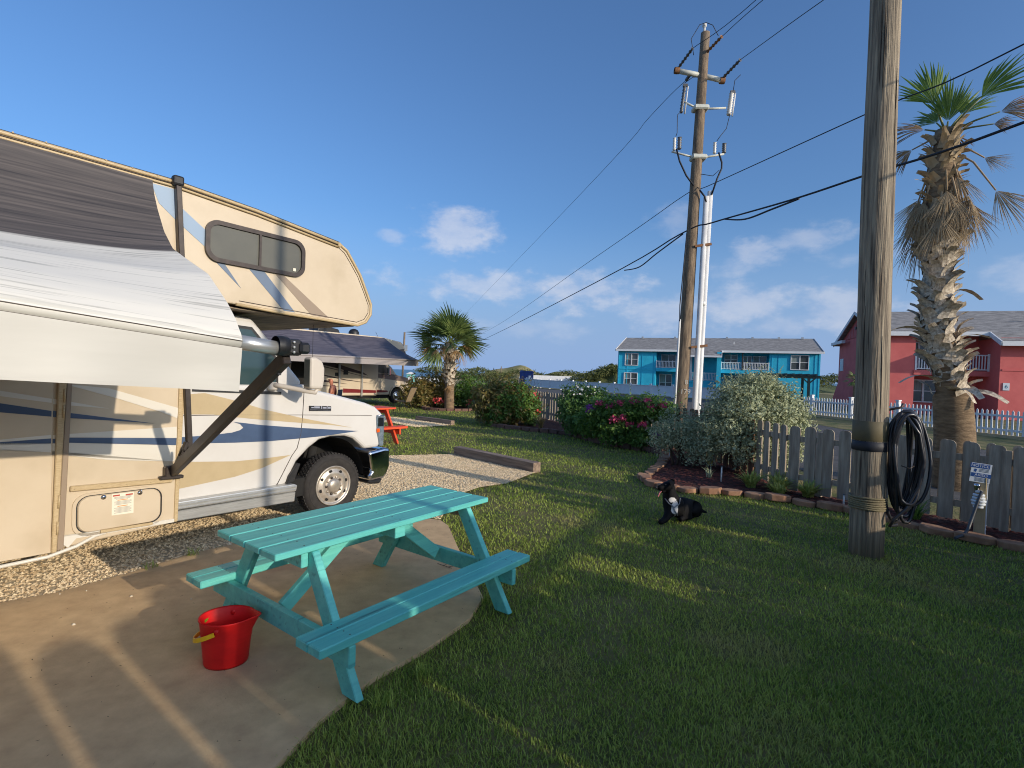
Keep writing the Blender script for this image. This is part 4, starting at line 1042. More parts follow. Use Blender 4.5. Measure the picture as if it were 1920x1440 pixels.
# taller board fence out of frame on the sun side: its boards throw the striped shade
bm3 = board_mesh(.334, 2.10, .024, 'board'); bm3.materials.append(m_fence)
bm4 = board_mesh(.366, 2.10, .024, 'board'); bm4.materials.append(m_fence)
tf = empty('board_fence', (6.1, 3.75, 0), 0, 'tall weathered board fence beside the lawn, right of the camera', 'fence')
TF = [(6.7, 4.87), (3.3, -1.5), (.9, -6.0)]
for i, (x, y, a) in enumerate(polyline(TF, .358, .05)):
    gap = y < -.3 or i in (2, 5, 6, 9)      # gaps let sun streaks through, some put in for that; elsewhere boards overlap
    o = fput('board', bm3 if gap else bm4, x, y, rg.uniform(-.10, .06) - (.22 if i in (4, 10) else 0), a + math.pi, tf, (6.1, 3.75))
    o.scale.z = {4: .62, 7: .70, 10: .66}.get(i, 1.04 if i < 3 else .765 + .04 * math.sin(i * 2.1) if i < 13 else 1.07)  # board heights shaped to let patches of sun onto the lawn
    if not gap: o.location = (o.location.x + (.012 if i % 2 else -.012), o.location.y, o.location.z)
for (x0, y0), (x1, y1) in zip(TF, TF[1:]):
    for z in (.4, 1.6): MB().bar((x0 - 6.07, y0 - 3.77, z), (x1 - 6.07, y1 - 3.77, z), .035, .09).build('rail', m_fence, tf)
# slim lamp mast out of frame, its shadow crosses the table and the cab door
lm = empty('lamp_mast', (5.0, -.4, 0), 0, 'slim grey steel lamp mast outside the tall board fence', 'lamp post')
MB().tube([(0, 0, 0), (0, 0, 7)], [.05, .042], 14).build('mast', m_alu, lm)
MB().box((.25, 0, 7.02), (.6, .16, .08)).build('lamp_head', m_alu, lm, bevel=.02)

# ================================================================== edging stones
m_stone = M('edging_stone', lin(176, 136, 104), lin(140, 100, 76), sc=5, rough=.9, bump=.5, bsc=18, bdist=.01)
m_brick = M('edging_brick', lin(126, 92, 76), lin(98, 74, 64), sc=6, rough=.9, bump=.5, bsc=18, bdist=.01)
eg = empty('bed_edging', (2.3, 8.7, 0), 0, 'curved border of tan stone blocks round the mulch bed', 'edging')
stm = []
for k in range(5):
    rr = random.Random(40 + k); n_ = 7
    P = [(.185 * math.cos(t + rr.uniform(-.15, .15)) * rr.uniform(.86, 1.08), .115 * math.sin(t) * rr.uniform(.85, 1.1)) for t in np.linspace(0, 2 * math.pi, n_ + 1)[:-1]]
    me = MB().prism(P, lambda a, b_, d: (a, b_, d), 0, .085).mesh('stone'); stm.append(me)
bkm = [MB().box((0, 0, .055), (.30, .15, .13)).mesh('stone') for _ in range(2)]
for me in stm: me.materials.append(m_stone)
for me in bkm: me.materials.append(m_brick)
for i, (x, y, a) in enumerate(polyline(EDGE, .325, .1)):
    far = y > 11.9
    o = bpy.data.objects.new('stone', (bkm if far else stm)[i % (2 if far else 5)])
    link(o, eg); o.location = (x - 2.3 + rg.uniform(-.02, .02), y - 8.7 + rg.uniform(-.02, .02), -.025 + rg.uniform(-.01, .015)); o.rotation_euler = (rg.uniform(-.06, .06), rg.uniform(-.06, .06), a + rg.uniform(-.15, .15))
    o.scale = (rg.uniform(.88, 1.05), rg.uniform(.85, 1.15), rg.uniform(.85, 1.2))
    md = o.modifiers.new('Bevel', 'BEVEL'); md.width = .012; md.segments = 2
pe = empty('palm_edging', (-2.86, 24.2, 0), 0, 'ring of low stones round the foot of the far palm', 'edging')
for i in range(22):
    t = 2 * math.pi * i / 22
    o = bpy.data.objects.new('stone', bkm[i % 2]); link(o, pe); o.location = (1.17 * math.cos(t), 1.02 * math.sin(t), -.03); o.rotation_euler = (0, 0, t + math.pi / 2)

# timber wheel stops
m_timber = M('timber_grey', lin(160, 138, 116), lin(112, 94, 80), sc=3, rough=.85, bump=.4, bsc=9, bdist=.01, stretch=(.5, 6, 6))
def timber(p0, p1, label, h=.15):
    p0, p1 = Vector((*p0, 0)), Vector((*p1, 0)); c = (p0 + p1) / 2; d = p1 - p0
    o = MB().box((0, 0, h / 2 - .03), (d.length, h, h)).build('timber_stop', m_timber, bevel=.012, seg=2)
    o.location = c; o.rotation_euler = (0, 0, math.atan2(d.y, d.x)); tag(o, label, 'timber', 'timber wheel stops')
timber((-1.12, 11.12), (.50, 9.40), 'weathered timber wheel stop at the end of the near gravel', .19)
timber((-3.30, 18.5), (-1.90, 17.2), 'low timber beam beyond the orange picnic table', .16)

# small garden stakes
m_stake = M('stake_white', lin(206, 204, 198), rough=.5)
for (x, y, h, lb) in ((3.46, 11.35, .22, 'white stake left of the silver bush'), (3.63, 8.95, .26, 'white stake standing in the red mulch under the silver bush'), (4.78, 7.45, .17, 'short white stake beside the near pole foot')):
    s_ = empty('garden_stake', (x, y, 0), 0, lb, 'stake', 'white garden stakes')
    MB().tube([(0, 0, -.02), (0, 0, h)], .013, 8).build('stake', m_stake, s_)
    MB().lathe([(.001, .02), (.016, .015), (.018, 0)], 8, (0, 0, h)).build('stake_cap', m_ins, s_)
yp = empty('marker_post', (4.06, 10.6, 0), 0, 'yellow marker post behind the silver bush', 'post')
MB().box((0, 0, .35), (.10, .02, .72)).build('marker', M('marker_yellow', lin(222, 190, 46), rough=.5), yp)
MB().tube([(0, 0, 0), (0, .02, .8)], .016, 8).build('marker_stem', m_rust, yp)
# ================================================================== houses
m_shingle = M('shingles', lin(168, 162, 154), lin(112, 108, 104), sc=2.2, rough=.95, bump=.5, bsc=14, bdist=.03, stretch=(1, 3, 3))
m_blueh = M('blue_siding', lin(42, 182, 214), lin(34, 168, 202), sc=1.2, rough=.7)
m_redh = M('red_stucco', lin(218, 112, 106), lin(206, 100, 96), sc=1.2, rough=.85)
m_redg = M('red_gable', lin(186, 92, 90), rough=.8)
m_whitep = M('white_paint', lin(226, 226, 226), lin(216, 216, 216), sc=2, rough=.55)
m_win = M('house_glass', lin(62, 70, 72), lin(84, 92, 92), sc=.8, rough=.12, spec=.7)
m_curt = M('curtain', lin(150, 160, 156), lin(116, 128, 124), sc=3, rough=.6, stretch=(6, 1, .4))
m_number = M('number_paint', lin(24, 104, 128), rough=.8)  # dark blue of the house number

def house_window(parent, x0, x1, z0, z1, y, halves=2, wallmat=None):
    w = MB(); f = .07
    for (a, b_, c, d) in ((x0, x1, z0, z0 + f), (x0, x1, z1 - f, z1)): w.box(((a + b_) / 2, y - .05, (c + d) / 2), (b_ - a, .1, d - c))
    n = halves + 1
    for k in range(n):
        xx = x0 + f / 2 + (x1 - x0 - f) * k / halves
        w.box((xx, y - .05, (z0 + z1) / 2), (f * (1.5 if 0 < k < halves else 1), .1, z1 - z0 - 2 * f))
    o = w.build('window', m_whitep, parent)
    for k in range(halves):
        a = x0 + f + (x1 - x0 - f) * k / halves; b_ = x0 + (x1 - x0 - f) * (k + 1) / halves - f * .25
        zm = (z0 + z1) / 2
        for zz0, zz1 in ((z0 + f, zm - .025), (zm + .025, z1 - f)):
            MB().box(((a + b_) / 2, y - .012, (zz0 + zz1) / 2), (b_ - a, .02, zz1 - zz0)).build('pane', m_win if zz0 < zm - .1 or halves == 2 and k else m_curt, o)
        MB().box(((a + b_) / 2, y - .04, zm), (b_ - a, .05, .05)).build('sash_bar', m_whitep, o)
    return o
def railing(parent, x0, x1, y, z0, z1, pitch=.16):
    o = MB()
    o.box(((x0 + x1) / 2, y, z1), (x1 - x0, .07, .07)); o.box(((x0 + x1) / 2, y, z0 + .08), (x1 - x0, .06, .06))
    r = o.build('railing', m_whitep, parent)
    n = int((x1 - x0) / pitch); me = MB().box((0, 0, 0), (.05, .04, z1 - z0 - .1)).mesh('baluster'); me.materials.append(m_whitep)
    for k in range(n + 1):
        q = bpy.data.objects.new('baluster', me); link(q, r); q.location = (x0 + .03 + (x1 - x0 - .06) * k / n, y, (z0 + z1) / 2 + .03)
    for k in range(max(2, int((x1 - x0) / 1.9)) + 1):
        m_ = max(2, int((x1 - x0) / 1.9)); MB().box((x0 + (x1 - x0) * k / m_, y, (z0 + z1) / 2 + .04), (.09, .09, z1 - z0 + .1)).build('railing_post', m_whitep, r)
    return r

bh = empty('blue_house', (12.806, 64, 0), math.atan2(-.371, .9286), 'two-storey turquoise blue apartment house with grey shingle roof', 'house')
MB().box((2.25, 5, 2.46), (4.5, 10, 4.96)).build('wall', m_blueh, bh)
MB().box((19.05, 5, 2.46), (4.9, 10, 4.96)).build('wall', m_blueh, bh)
MB().box((10.55, 5.9, 2.46), (12.1, 8.2, 4.96)).build('wall', m_blueh, bh)
for x in (.12, 1.1, 2.9, 4.3, 16.85, 17.5, 21.0, 21.38): MB().box((x, -.02, 2.45), (.07, .04, 4.9)).build('batten', m_blueh, bh)
MB().box((2.2, -.025, 2.72), (4.4, .03, .1)).build('belt_board', m_blueh, bh)
for a, b_ in ((4.5, 8.26), (11.66, 16.6)):
    MB().box(((a + b_) / 2, .85, 2.74), (b_ - a, 1.8, .40)).build('balcony_slab', m_blueh, bh)
    MB().box(((a + b_) / 2, .02, 2.74), (b_ - a, .06, .42)).build('balcony_fascia', m_blueh, bh)
railing(bh, 4.55, 8.2, 0, 2.95, 3.74); railing(bh, 11.7, 16.55, 0, 2.95, 3.74); railing(bh, 8.6, 11.2, -.4, 1.62, 2.48)
MB().box((9.75, .5, 1.45), (3, 1.8, .25)).build('stair_landing', m_blueh, bh); MB().box((9.75, -.35, .7), (3, .1, 1.4)).build('stair_wall', m_blueh, bh)
MB().box((11.45, -.6, 2.4), (.45, 1.4, 4.9)).build('pillar', m_blueh, bh)
MB().box((13.88, -.02, 3.9), (.14, .14, 2.0)).build('balcony_post', m_bronze, bh); MB().box((8.3, -.02, 2.5), (.5, .3, 4.8)).build('pilaster', m_whitep, bh)
house_window(bh, .84, 2.42, 3.14, 4.65, 0); house_window(bh, .78, 2.42, .83, 2.29, 0); house_window(bh, 18.66, 20.43, 3.09, 4.71, 0)
for x0, x1, z0, z1 in ((4.75, 6.25, .2, 2.25), (4.9, 6.6, 2.97, 4.6), (7.0, 7.9, 2.97, 4.6), (12.0, 13.4, 3.6, 4.7), (14.0, 14.9, 2.97, 4.6), (15.0, 16.4, 3.2, 4.6), (12.0, 13.6, 1.0, 2.3), (6.6, 7.6, .2, 2.2)):
    house_window(bh, x0, x1, z0, z1, 1.78)
def roof(parent, P, x0, x1, mat=m_shingle, name='roof'):
    return MB().prism(P, lambda a, b_, d: (d, a, b_), x0, x1).build(name, mat, parent)
rf = roof(bh, [(-.45, 5.02), (7, 7.0), (14.4, 5.0), (14.4, 4.9), (7, 6.88), (-.45, 4.90)], -.25, 21.75)
roof(bh, [(-1.9, 4.40), (-.44, 5.03), (-.44, 4.88), (-1.9, 4.25)], 8.05, 11.7)
MB().box((4.0, -.47, 4.97), (8.4, .05, .24)).build('fascia', m_whitep, rf); MB().box((16.7, -.47, 4.97), (10.1, .05, .24)).build('fascia', m_whitep, rf); MB().box((9.9, -1.92, 4.33), (3.7, .05, .2)).build('fascia', m_whitep, rf)
MB().bar((11.72, -1.9, 4.35), (11.72, -.45, 4.98), .06, .2).build('fascia', m_whitep, rf)
MB().bar((-.27, -.45, 4.97), (-.27, 7, 6.95), .05, .22).build('rake_board', m_whitep, rf); MB().bar((21.77, -.45, 4.97), (21.77, 7, 6.95), .05, .22).build('rake_board', m_whitep, rf)
for x in (1.9, 6.0, 9.3, 12.2, 15.1, 18.0, 20.5): MB().box((x, 6.6, 7.0), (.25, .25, .25)).build('roof_vent', m_alu, rf)
MB().box((13.0, 3.4, 6.12), (.12, .12, .4)).build('roof_vent', m_pvc, rf)

rh = empty('red_house', (23.3, 33, 0), math.atan2(-.34, .94), 'two-storey red stucco house with grey shingle roof and white balcony', 'house')
MB().prism([(0, 0), (11.7, 0), (11.7, 5), (5.85, 6.9), (0, 5)], lambda a, b_, d: (d, a, b_), 0, 1.6).build('wall', m_redh, rh)
MB().box((3.45, 6.6, 2.5), (3.7, 10.2, 5)).build('wall', m_redh, rh)
MB().box((11.0, 5.3, 2.35), (11.4, 12.9, 4.7)).build('wall', m_redh, rh)
MB().prism([(11.7, 0), (15.5, 0), (13.2, 1.8), (12.6, 3.2), (11.7, 3.4)], lambda a, b_, d: (d, a, b_), .3, 1.2).build('buttress', m_redh, rh)
gb = MB().prism([(1.9, 5.25), (9.8, 5.25), (5.85, 6.55)], lambda a, b_, d: (d, a, b_), -.05, -.003).build('gable_siding', m_redg, rh)
for k in range(9): MB().box((-.06, 2.8 + k * .76, 5.25 + .62 * (1 - abs(k - 4) / 4.6)), (.03, .05, 1.2 * (1 - abs(k - 4) / 4.6))).build('gable_slat', m_redh, gb)
rr_ = roof(rh, [(-.4, 5.02), (5.85, 7.05), (12.1, 5.02), (12.1, 4.9), (5.85, 6.93), (-.4, 4.9)], -.35, 16.9)
roof(rh, [(-1.75, 4.40), (-.39, 5.03), (-.39, 4.88), (-1.75, 4.25)], 5.1, 16.9)
MB().box((2.5, -.42, 4.97), (5.3, .05, .26)).build('fascia', m_whitep, rr_); MB().box((11.0, -1.77, 4.33), (11.8, .05, .26)).build('fascia', m_whitep, rr_)
MB().bar((5.07, -1.77, 4.33), (5.07, -.4, 4.97), .06, .26).build('fascia', m_whitep, rr_)
for a, b_ in (((-.37, -.4, 4.95), (-.37, 5.85, 6.98)), ((-.37, 12.1, 4.95), (-.37, 5.85, 6.98))): MB().bar(a, b_, .06, .24).build('rake_board', m_whitep, rr_)
MB().box((-.45, 10.2, 5.05), (.25, 3.6, .22)).build('eave_return', m_whitep, rr_); MB().box((-.4, 2.2, 5.02), (.2, 4.2, .2)).build('eave_return', m_whitep, rr_)
MB().tube([(8.0, 2.5, 5.9), (8.0, 2.5, 6.25)], .06, 8).build('roof_vent', m_pvc, rr_); MB().box((4.6, 5.4, 7.0), (.9, .3, .15)).build('roof_vent', m_alu, rr_)
MB().box((3.45, .8, 2.62), (3.8, 1.7, .3)).build('balcony_slab', m_redh, rh)
railing(rh, 1.65, 5.25, .02, 2.78, 3.72, .14)
house_window(rh, 1.8, 3.3, .75, 2.2, 1.5); house_window(rh, 1.75, 2.7, 2.85, 4.6, 1.5)
MB().box((-.02, 10.6, 3.3), (.06, 1.0, 1.0)).build('end_railing', m_whitep, rh)
for x in (8.2, 11.0): MB().box((x, -1.165, 2.3), (.09, .03, 4.5)).build('batten', m_redh, rh)
MB().box((8.0, -1.165, 2.85), (5.2, .035, .1)).build('belt_board', m_redh, rh)
pq = MB().box((5.62, -1.17, 1.9), (.3, .03, .42)).build('number_plaque', m_signw, rh)
text_mesh('house_number', '6', .3, m_number, pq, (5.62, -1.19, 1.9), (rad(90), 0, 0))
MB().box((-.12, 6.2, 5.9), (.2, .25, .2)).build('gable_lamp', m_blackp, rh)

# white picket fence by the red house
WF = [(15.9, 28.6), (18.5, 17.2), (19.6, 12.4)]
wf = empty('white_picket_fence', (16.4, 27.3, 0), 0, 'white picket fence in front of the red house', 'fence')
wpm = MB().prism([(-.035, 0), (.035, 0), (.035, .86), (0, .91), (-.035, .86)], lambda a, b_, d: (a, d, b_), -.01, .01).mesh('picket'); wpm.materials.append(m_whitep)
for x, y, a in polyline(WF, .17, .05):
    o = bpy.data.objects.new('picket', wpm); link(o, wf); o.location = (x - 16.4, y - 27.3, .08); o.rotation_euler = (0, 0, a)
for (x0, y0), (x1, y1) in zip(WF, WF[1:]):
    for z in (.26, .78): MB().bar((x0 - 16.37, y0 - 27.3, z), (x1 - 16.37, y1 - 27.3, z), .03, .08).build('rail', m_whitep, wf)
for x, y, a in polyline(WF, 2.45, .6):
    q = MB().box((x - 16.4, y - 27.3, .53), (.13, .13, 1.1), rz=a).build('fence_post', m_whitep, wf); MB().box((x - 16.4, y - 27.3, 1.10), (.17, .17, .05), rz=a).build('post_cap', m_whitep, q)
tag(MB().bar((15.9, 28.7, .02), (18.45, 17.2, .02), .22, .14).build('kerb', m_concrete), kind='structure')
# white panel fence along the road
PF = [(1.2, 88), (2.02, 79.6), (3.7, 66.0), (11.62, 51.9), (16.0, 46.6), (21.2, 43.8)]
pf = empty('panel_fence', (3.7, 66, 0), 0, 'long white vinyl panel fence along the far side of the road', 'fence')
posts = polyline(PF, 2.4, 0)
for i, (x, y, a) in enumerate(posts):
    q = MB().box((x - 3.7, y - 66, .55), (.16, .16, 1.16), rz=a).build('fence_post', m_whitep, pf); MB().box((x - 3.7, y - 66, 1.15), (.2, .2, .06), rz=a).build('post_cap', m_whitep, q)
    if i + 1 < len(posts):
        x1, y1, _ = posts[i + 1]
        p = MB().bar((x - 3.7, y - 66, .54), (x1 - 3.7, y1 - 66, .54), .04, .92).build('panel', m_whitep, pf)
        MB().bar((x - 3.72, y - 66.03, 1.0), (x1 - 3.72, y1 - 66.03, 1.0), .08, .07).build('panel_rail', m_whitep, p); MB().bar((x - 3.72, y - 66.03, .12), (x1 - 3.72, y1 - 66.03, .12), .08, .1).build('panel_rail', m_whitep, p)
tag(MB().box((7.6, 88, .72), (10.2, .25, 1.6)).build('garden_wall', m_whitep), 'low whitewashed wall below the dunes', 'wall')
m_bin = M('dumpster_blue', lin(20, 58, 128), lin(16, 48, 110), sc=2, rough=.6)
dm = empty('dumpster', (2.2, 81.5, 0), 0, 'dark blue dumpster above the white panel fence', 'dumpster')
MB().box((0, 0, 1.05), (2.1, 1.6, 1.9)).build('bin', m_bin, dm, bevel=.05); MB().prism([(-1.1, 2.0), (1.1, 1.96), (1.0, 2.14), (-.9, 2.2)], lambda a, b_, d: (a, d, b_), -.85, .85).build('lid', m_bin, dm)
for k in range(4): MB().box((-.8 + .53 * k, -.83, 1.0), (.08, .06, 1.7)).build('rib', m_bin, dm)
MB().box((.45, -.84, 1.3), (.5, .01, .3)).build('bin_mark', m_whitep, dm)
# distant things on the beach side
ks = empty('beach_kiosk', (-11.6, 60, 0), 0, 'small teal kiosk near the shore left of the far palm', 'kiosk')
m_kt = M('kiosk_teal', lin(120, 190, 180), rough=.6)
MB().box((0, 0, .62), (.75, .8, 1.24)).build('hut', m_kt, ks); MB().prism([(-.5, 1.24), (.5, 1.24), (0, 1.5)], lambda a, b_, d: (a, d, b_), -.5, .5).build('roof', m_whitep, ks)
MB().box((0, -.42, .75), (.4, .03, .5)).build('hatch', m_whitep, ks)
tag(MB().box((-9.7, 61, .45), (2.6, .3, .9)).build('garden_wall', m_whitep), 'low white wall beside the teal kiosk near the shore', 'wall')
up_ = empty('utility_pole', (-12.55, 60, 0), 0, 'thin distant grey pole with a box, behind the second motorhome', 'utility pole')
MB().tube([(0, 0, 0), (.12, 0, 6)], .11, 8).build('pole_shaft', m_pole2, up_); MB().box((.3, 0, 4.2), (.35, .3, .7)).build('transformer', m_alu, up_)
up2 = empty('utility_pole', (-2.2, 96, -.1), 0, 'tiny leaning post on the far dune', 'utility pole')
MB().tube([(0, 0, 0), (.15, 0, 3.0)], .09, 6).build('pole_shaft', m_pole2, up2); MB().box((.15, 0, 2.6), (.4, .05, .08)).build('post_arm', m_pole2, up2)
pg = empty('pergola', (20.6, 36.5, 0), -.35, 'dark grey timber pergola between the blue and red houses', 'pergola')
m_perg = M('pergola_green', lin(78, 88, 78), rough=.8)
for x, y in ((0, 0), (-3, 0), (0, 2.5), (-3, 2.5)): MB().box((x, y, 1.05), (.16, .16, 2.1)).build('pergola_post', m_perg, pg)
for y in (0, 2.5): MB().box((-1.4, y, 2.16), (4.2, .1, .2)).build('pergola_beam', m_perg, pg)
for k in range(9): MB().box((-3.3 + .46 * k, 1.25, 2.30), (.08, 3.5, .14)).build('pergola_slat', m_perg, pg)
for sx in (-1, 1): MB().bar((0, 0, 1.7), (sx * .4, 0, 2.08), .08, .08).build('pergola_brace', m_perg, pg)

# ================================================================== shrubs
def shrub(name, label, blobs, n, size, mat, seed, stems, group='shrubs in the planting bed', aspect=.5, **kw):
    cx = sum(b_[0] for b_ in blobs) / len(blobs); cy = sum(b_[1] for b_ in blobs) / len(blobs)
    e = empty(name, (cx, cy, 0), 0, label, 'shrub', group)
    B = [(b_[0] - cx, b_[1] - cy, *b_[2:]) for b_ in blobs]
    obj('foliage', leaf_mesh('foliage', B, n, size, seed, aspect=aspect, floor=.03, **kw), mat, e)
    rg = random.Random(seed)
    # stray shoots breaking the outline
    sh = MB()
    for k in range(max(10, int(n / 320))):
        b_ = rg.choice(B); t_ = rg.uniform(0, 6.283); e_ = rg.uniform(-.1, 1.3)
        dd = Vector((math.cos(t_) * math.cos(e_), math.sin(t_) * math.cos(e_), math.sin(e_)))
        p0 = Vector((b_[0] + dd.x * b_[3] * .8, b_[1] + dd.y * b_[4] * .8, b_[2] + dd.z * b_[5] * .8)); ln = size * rg.uniform(3.0, 6.5)
        dv = (dd + Vector((rg.uniform(-.4, .4), rg.uniform(-.4, .4), rg.uniform(.1, .7)))).normalized()
        if p0.z < .1: continue
        for j in range(9):
            c_ = p0 + dv * ln * (j / 9); a_ = (dv * .5 + Vector((rg.uniform(-1, 1), rg.uniform(-1, 1), rg.uniform(-.5, 1)))).normalized(); sd = a_.cross(Vector((rg.uniform(-1, 1), rg.uniform(-1, 1), 1))).normalized()
            l_ = size * rg.uniform(.6, 1.1) * (1.1 - .05 * j); sh.add([c_, c_ + a_ * l_ * .45 + sd * l_ * aspect * .5, c_ + a_ * l_, c_ + a_ * l_ * .45 - sd * l_ * aspect * .5], [(0, 1, 2, 3)])
        sh.bar(p0, p0 + dv * ln, .004, .004)
    sh.build('shoots', mat, e, fix=False)
    for k in range(stems):
        b_ = B[k % len(B)]
        x0, y0 = b_[0] * .4 + rg.uniform(-.1, .1), b_[1] * .4 + rg.uniform(-.08, .08)
        p3 = Vector((b_[0] + rg.uniform(-.5, .5) * b_[3], b_[1] + rg.uniform(-.5, .5) * b_[4], b_[2] + rg.uniform(-.1, .5) * b_[5]))
        p0 = Vector((x0, y0, -.02)); mid = (p0 + p3) / 2 + Vector((rg.uniform(-.1, .1), rg.uniform(-.1, .1), .06))
        MB().tube([p0, (p0 + mid) / 2, mid, p3], [.03, .024, .018, .008], 7).build('stem', m_bark, e)
    return e
m_bark = M('bark', lin(96, 78, 60), lin(66, 52, 40), sc=6, rough=.9)
m_silver = M('silver_leaf', lin(122, 136, 104), lin(208, 209, 170), sc=2, rough=.9, spec=.1, island=.6, transl=.2)
m_lgreen = M('shrub_leaf', lin(60, 98, 38), lin(132, 164, 72), sc=2, rough=.45, island=.75, transl=.4)
m_dgreen = M('shrub_leaf_dark', lin(56, 90, 42), lin(120, 152, 74), sc=2, rough=.45, island=.75, transl=.25)
m_bronzeleaf = M('shrub_leaf_bronze', lin(80, 98, 42), lin(166, 136, 80), sc=1.4, rough=.45, island=.6, transl=.4)
m_magenta = M('magenta_petal', lin(190, 50, 104), lin(216, 104, 128), sc=3, rough=.6, island=.8, transl=.3)
m_purple = M('purple_petal', lin(128, 50, 140), lin(166, 84, 170), sc=3, rough=.6, island=.8, transl=.3)
m_whitefl = M('white_petal', lin(222, 218, 214), rough=.6, transl=.2)
m_redfl = M('red_petal', lin(206, 60, 60), lin(220, 96, 90), sc=3, rough=.6, island=.8)

SB = [(4.75, 10.0, 1.05, .72, .7, .66), (4.35, 9.9, 1.25, .6, .6, .52), (5.15, 10.0, 1.05, .55, .6, .55), (4.0, 9.9, .85, .5, .5, .5), (4.55, 9.7, .62, .6, .5, .45), (5.05, 9.8, .55, .42, .5, .4), (4.6, 9.9, 1.6, .36, .36, .30), (4.9, 10.0, 1.52, .3, .3, .3), (4.25, 9.9, 1.45, .3, .3, .3)]
se = shrub('silver_bush', 'large silvery grey-green bush standing in front of the dark utility pole', SB, 42000, .055, m_silver, 7, 8, aspect=.55, depth=.55)
obj('sprigs', leaf_mesh('sprigs', [(b_[0] - 4.62, b_[1] - 9.93, b_[2] + .14, b_[3] * .95, b_[4], b_[5] * 1.06) for b_ in SB], 3500, .06, 17, aspect=.35, depth=.2, up=.8, floor=.3), m_silver, se)
shrub('silver_bush', 'smaller silver-grey bush left of the large silver bush', [(3.35, 10.55, .72, .42, .4, .42), (3.65, 10.4, .55, .42, .4, .45), (3.1, 10.6, .55, .3, .3, .32), (3.75, 10.1, .38, .35, .3, .3)], 11000, .045, m_silver, 8, 5, aspect=.5)
be = shrub('bougainvillea', 'flowering bougainvillea with magenta blooms against the picket fence', [(2.35, 13.5, .75, .5, .5, .42), (2.9, 13.1, .92, .55, .5, .40), (3.35, 12.8, 1.0, .45, .5, .32), (2.7, 13.1, .45, .6, .5, .42), (3.2, 12.7, .35, .4, .4, .33), (2.15, 13.9, .5, .45, .4, .4), (3.7, 12.7, .95, .35, .3, .22)], 13500, .085, m_lgreen, 9, 8, aspect=.6)
rg = random.Random(21)
FB = [(2.22, 13.2, 1.06), (2.45, 13.0, 1.0), (2.62, 12.75, 1.12), (2.95, 12.6, 1.18), (3.2, 12.45, 1.2), (3.3, 12.4, 1.05), (3.55, 12.4, 1.1), (2.5, 12.65, .72), (2.68, 12.6, .76), (2.85, 12.6, .62), (3.1, 12.35, .64), (3.45, 12.3, .2)]
obj('magenta_blooms', leaf_mesh('magenta_blooms', [(a - 2.907, b_ - 13.114, c, .13, .12, .075) for a, b_, c in FB], 900, .05, 31, aspect=.8, depth=.9), m_magenta, be)
obj('purple_blooms', leaf_mesh('purple_blooms', [(2.02 - 2.907, 13.3 - 13.114, .92, .16, .1, .09), (3.42 - 2.907, 12.3 - 13.114, .42, .12, .1, .14)], 420, .05, 32, aspect=.8, depth=.9), m_purple, be)
ge = shrub('green_shrub', 'green shrub dotted with white flowers between the fence and the bougainvillea', [(1.95, 15.2, .95, .6, .55, .5), (2.35, 15.0, 1.1, .42, .5, .36), (1.72, 15.3, .72, .34, .5, .46), (1.95, 14.8, .45, .5, .5, .42)], 9000, .085, m_dgreen, 10, 7, aspect=.55)
obj('white_blooms', leaf_mesh('white_blooms', [(2.1 - 1.95, 15 - 15.075, 1.3, .6, .5, .18)], 160, .05, 33, aspect=.9, depth=.6), m_whitefl, ge)
le = shrub('bronze_shrub', 'broad rounded green shrub with bronze tips right of the far palm', [(-.35, 17.9, .95, .85, .8, .62), (-.75, 17.9, .75, .6, .7, .6), (.15, 17.8, .8, .6, .7, .62), (-.3, 17.5, .5, .9, .6, .5), (.5, 17.9, .55, .5, .5, .5)], 11000, .12, m_bronzeleaf, 11, 8, aspect=.5)
obj('young_leaves', leaf_mesh('young_leaves', [(.15 - -.15, 17.4 - 17.8, .8, .7, .6, .6), (-.25, -.5, .4, .5, .4, .4)], 3200, .11, 34, aspect=.5, floor=.05), m_lgreen, le)
he = shrub('hibiscus_shrub', 'small shrub with pink flowers left of the grey picket fence', [(.74, 17.9, .68, .28, .4, .46), (.68, 17.6, .4, .3, .4, .36)], 2600, .09, m_dgreen, 12, 4)
obj('pink_blooms', leaf_mesh('pink_blooms', [(.0, -.2, 1.0, .28, .2, .25), (.05, -.3, .5, .2, .2, .1)], 110, .07, 35, aspect=.9, depth=.7), m_redfl, he)
for i, (x, y, z, r, lb, mt) in enumerate(((-4.4, 24.8, .8, .75, 'dark shrub nearest the second motorhome, in the row behind the far palm', m_bronzeleaf), (-3.55, 25.0, .95, .8, 'bronze-leaved shrub just left behind the far palm trunk', m_bronzeleaf), (-2.0, 25.2, .8, .85, 'olive green shrub just right behind the far palm trunk', m_lgreen), (-.95, 24.0, .65, .7, 'dark green shrub between the far palm and the rounded bronze shrub', m_dgreen))):
    q = shrub('hedge_shrub', lb, [(x, y, z, r, .6, z * .85), (x + .3, y - .2, z * .6, r * .7, .5, z * .6), (x - .35, y - .1, z * .6, r * .7, .5, z * .6)], 3600, .14, mt, 50 + i, 4, 'shrub row behind the far palm')
    if i in (1, 2): obj('red_blooms', leaf_mesh('red_blooms', [(.2, -.65, .38, .3, .15, .16)], 90, .09, 60 + i, aspect=.8, depth=.8), m_redfl, q)
    if i == 1: obj('yellow_leaves', leaf_mesh('yellow_leaves', [(.45, -.3, 1.2, .22, .2, .42)], 160, .16, 70, aspect=.5, depth=.7), M('yellow_leaf', lin(206, 176, 76), lin(180, 150, 60), sc=3, island=.8, transl=.3), q)

